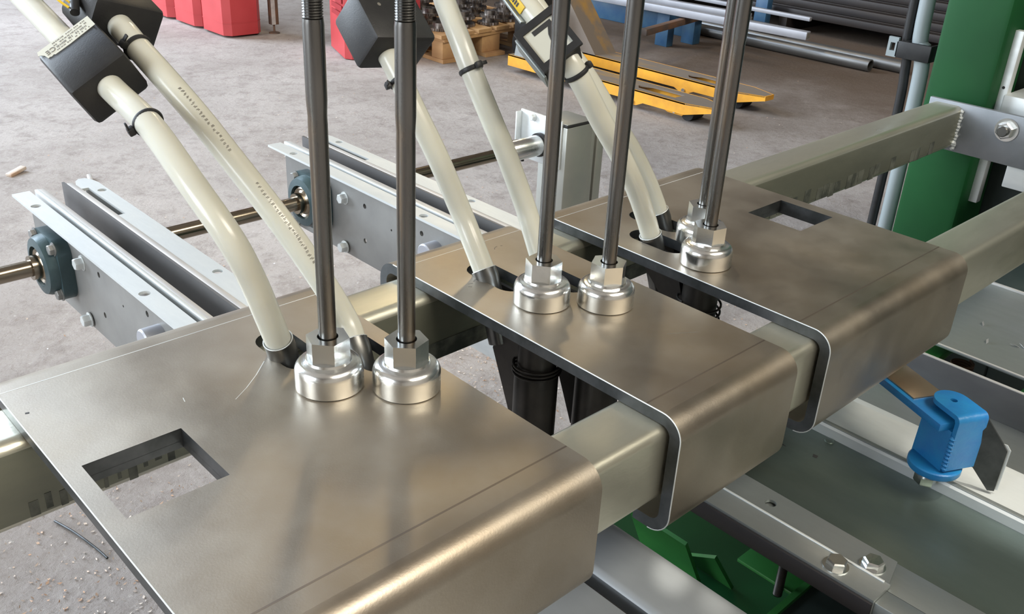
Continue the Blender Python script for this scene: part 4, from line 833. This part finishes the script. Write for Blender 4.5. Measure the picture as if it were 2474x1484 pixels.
for y in (1.6, 3.4, 5.2):
    b = B(); b.box(5.72, 6.95, y, y + 0.06, FL, FL + 0.0995); obj('bearer', b, 'stock', t)
    b = B(); b.box(6.95, 7.05, y, y + 0.08, FL, 1.6); obj('upright', b, 'stock', t)
t = thing('dark_cabinet', 'dark bulk of machinery behind the stacked stock bars', 'machine', (8.2, 3.5, FL))
b = B(); b.box(7.3, 9.0, -2.0, 10, FL, 2.2, 0.02); obj('body', b, 'stock', t)
b = B(); b.box(3.6, 4.9, 5.9, 6.6, FL, 0.5, 0.02); tags(obj('dark_bin', b, 'stock', base=(5, 6.2, FL)), 'dark bin beyond the wooden pallet', 'bin')

# ------------------------------------------------------------------ litter on the floor
b = B(); rr = random.Random(4)
def chip(b, x, y, s_):
    a_ = rr.uniform(0, 6.3); e = rr.uniform(0.25, 0.6); c_, q_ = math.cos(a_) * s_, math.sin(a_) * s_; h_ = FL + rr.uniform(0.0005, 0.003)
    v = [b.bm.verts.new(p) for p in ((x - c_, y - q_, h_), (x + q_ * e, y - c_ * e, FL + 0.001), (x + c_, y + q_, h_ + rr.uniform(0, 0.003)), (x - q_ * e, y + c_ * e, FL + 0.002))]
    b.bm.faces.new(v)
for cx, cy, sx, sy, n in ((0.35, 1.05, 0.35, 0.25, 2600), (0.55, 1.25, 0.35, 0.3, 900), (1.25, 1.45, 0.3, 0.22, 2200), (1.9, 1.3, 0.5, 0.4, 500), (2.4, 1.9, 0.7, 0.6, 700), (1.2, 2.6, 1.0, 1.0, 450), (2.2, 3.0, 0.8, 0.8, 400), (0.42, 0.9, 0.12, 0.12, 260)):
    for _ in range(n): chip(b, rr.gauss(cx, sx), rr.gauss(cy, sy), rr.uniform(0.0012, 0.0048))
tags(obj('wood_chips', b, 'chip'), 'scattered wood chips and shavings on the concrete', 'litter', kind='stuff')
b = B()
for _ in range(260):
    x, y = rr.gauss(1.0, 0.8), rr.gauss(1.6, 0.7); chip(b, x, y, rr.uniform(0.001, 0.003))
tags(obj('bright_flecks', b, 'shiny'), 'tiny bright metal flecks on the concrete', 'litter', kind='stuff')
for (x, y, s_, an, m_, lab) in ((0.912, 3.35, 0.036, 0.5, 'chip', 'pale wood offcut alone on the floor at far left'), (1.08, 3.15, 0.022, 1.3, 'strip', 'small whitish scrap on the floor beyond the left rail')):
    b = B(); c_, q_ = math.cos(an), math.sin(an)
    b.obox((x, y, FL + 0.008), (Vector((c_, q_, 0.12)).normalized(), Vector((-q_, c_, 0)), Vector((-0.12 * c_, -0.12 * q_, 1)).normalized()), (s_ * 2, s_ * 0.7, 0.012), 0.003)
    tags(obj('wood_scrap', b, m_, base=(x, y, FL)), lab, 'scrap')
b = B(); b.tube(smooth([(0.352, 1.475, FL + 0.004), (0.366, 1.42, FL + 0.006), (0.378, 1.36, FL + 0.005), (0.383, 1.325, FL + 0.004)]), 0.0022, 8)
tags(obj('steel_wire', b, 'edge', base=(0.37, 1.4, FL)), 'thin bluish wire lying on the floor at lower left', 'wire')

# ------------------------------------------------------------------ lift everything so that the floor is at z = 0
for o in COL.objects:
    if o.parent is None and o.type in {'MESH', 'EMPTY'}: o.location.z += ZT
    if 'base' in o.keys(): del o['base']
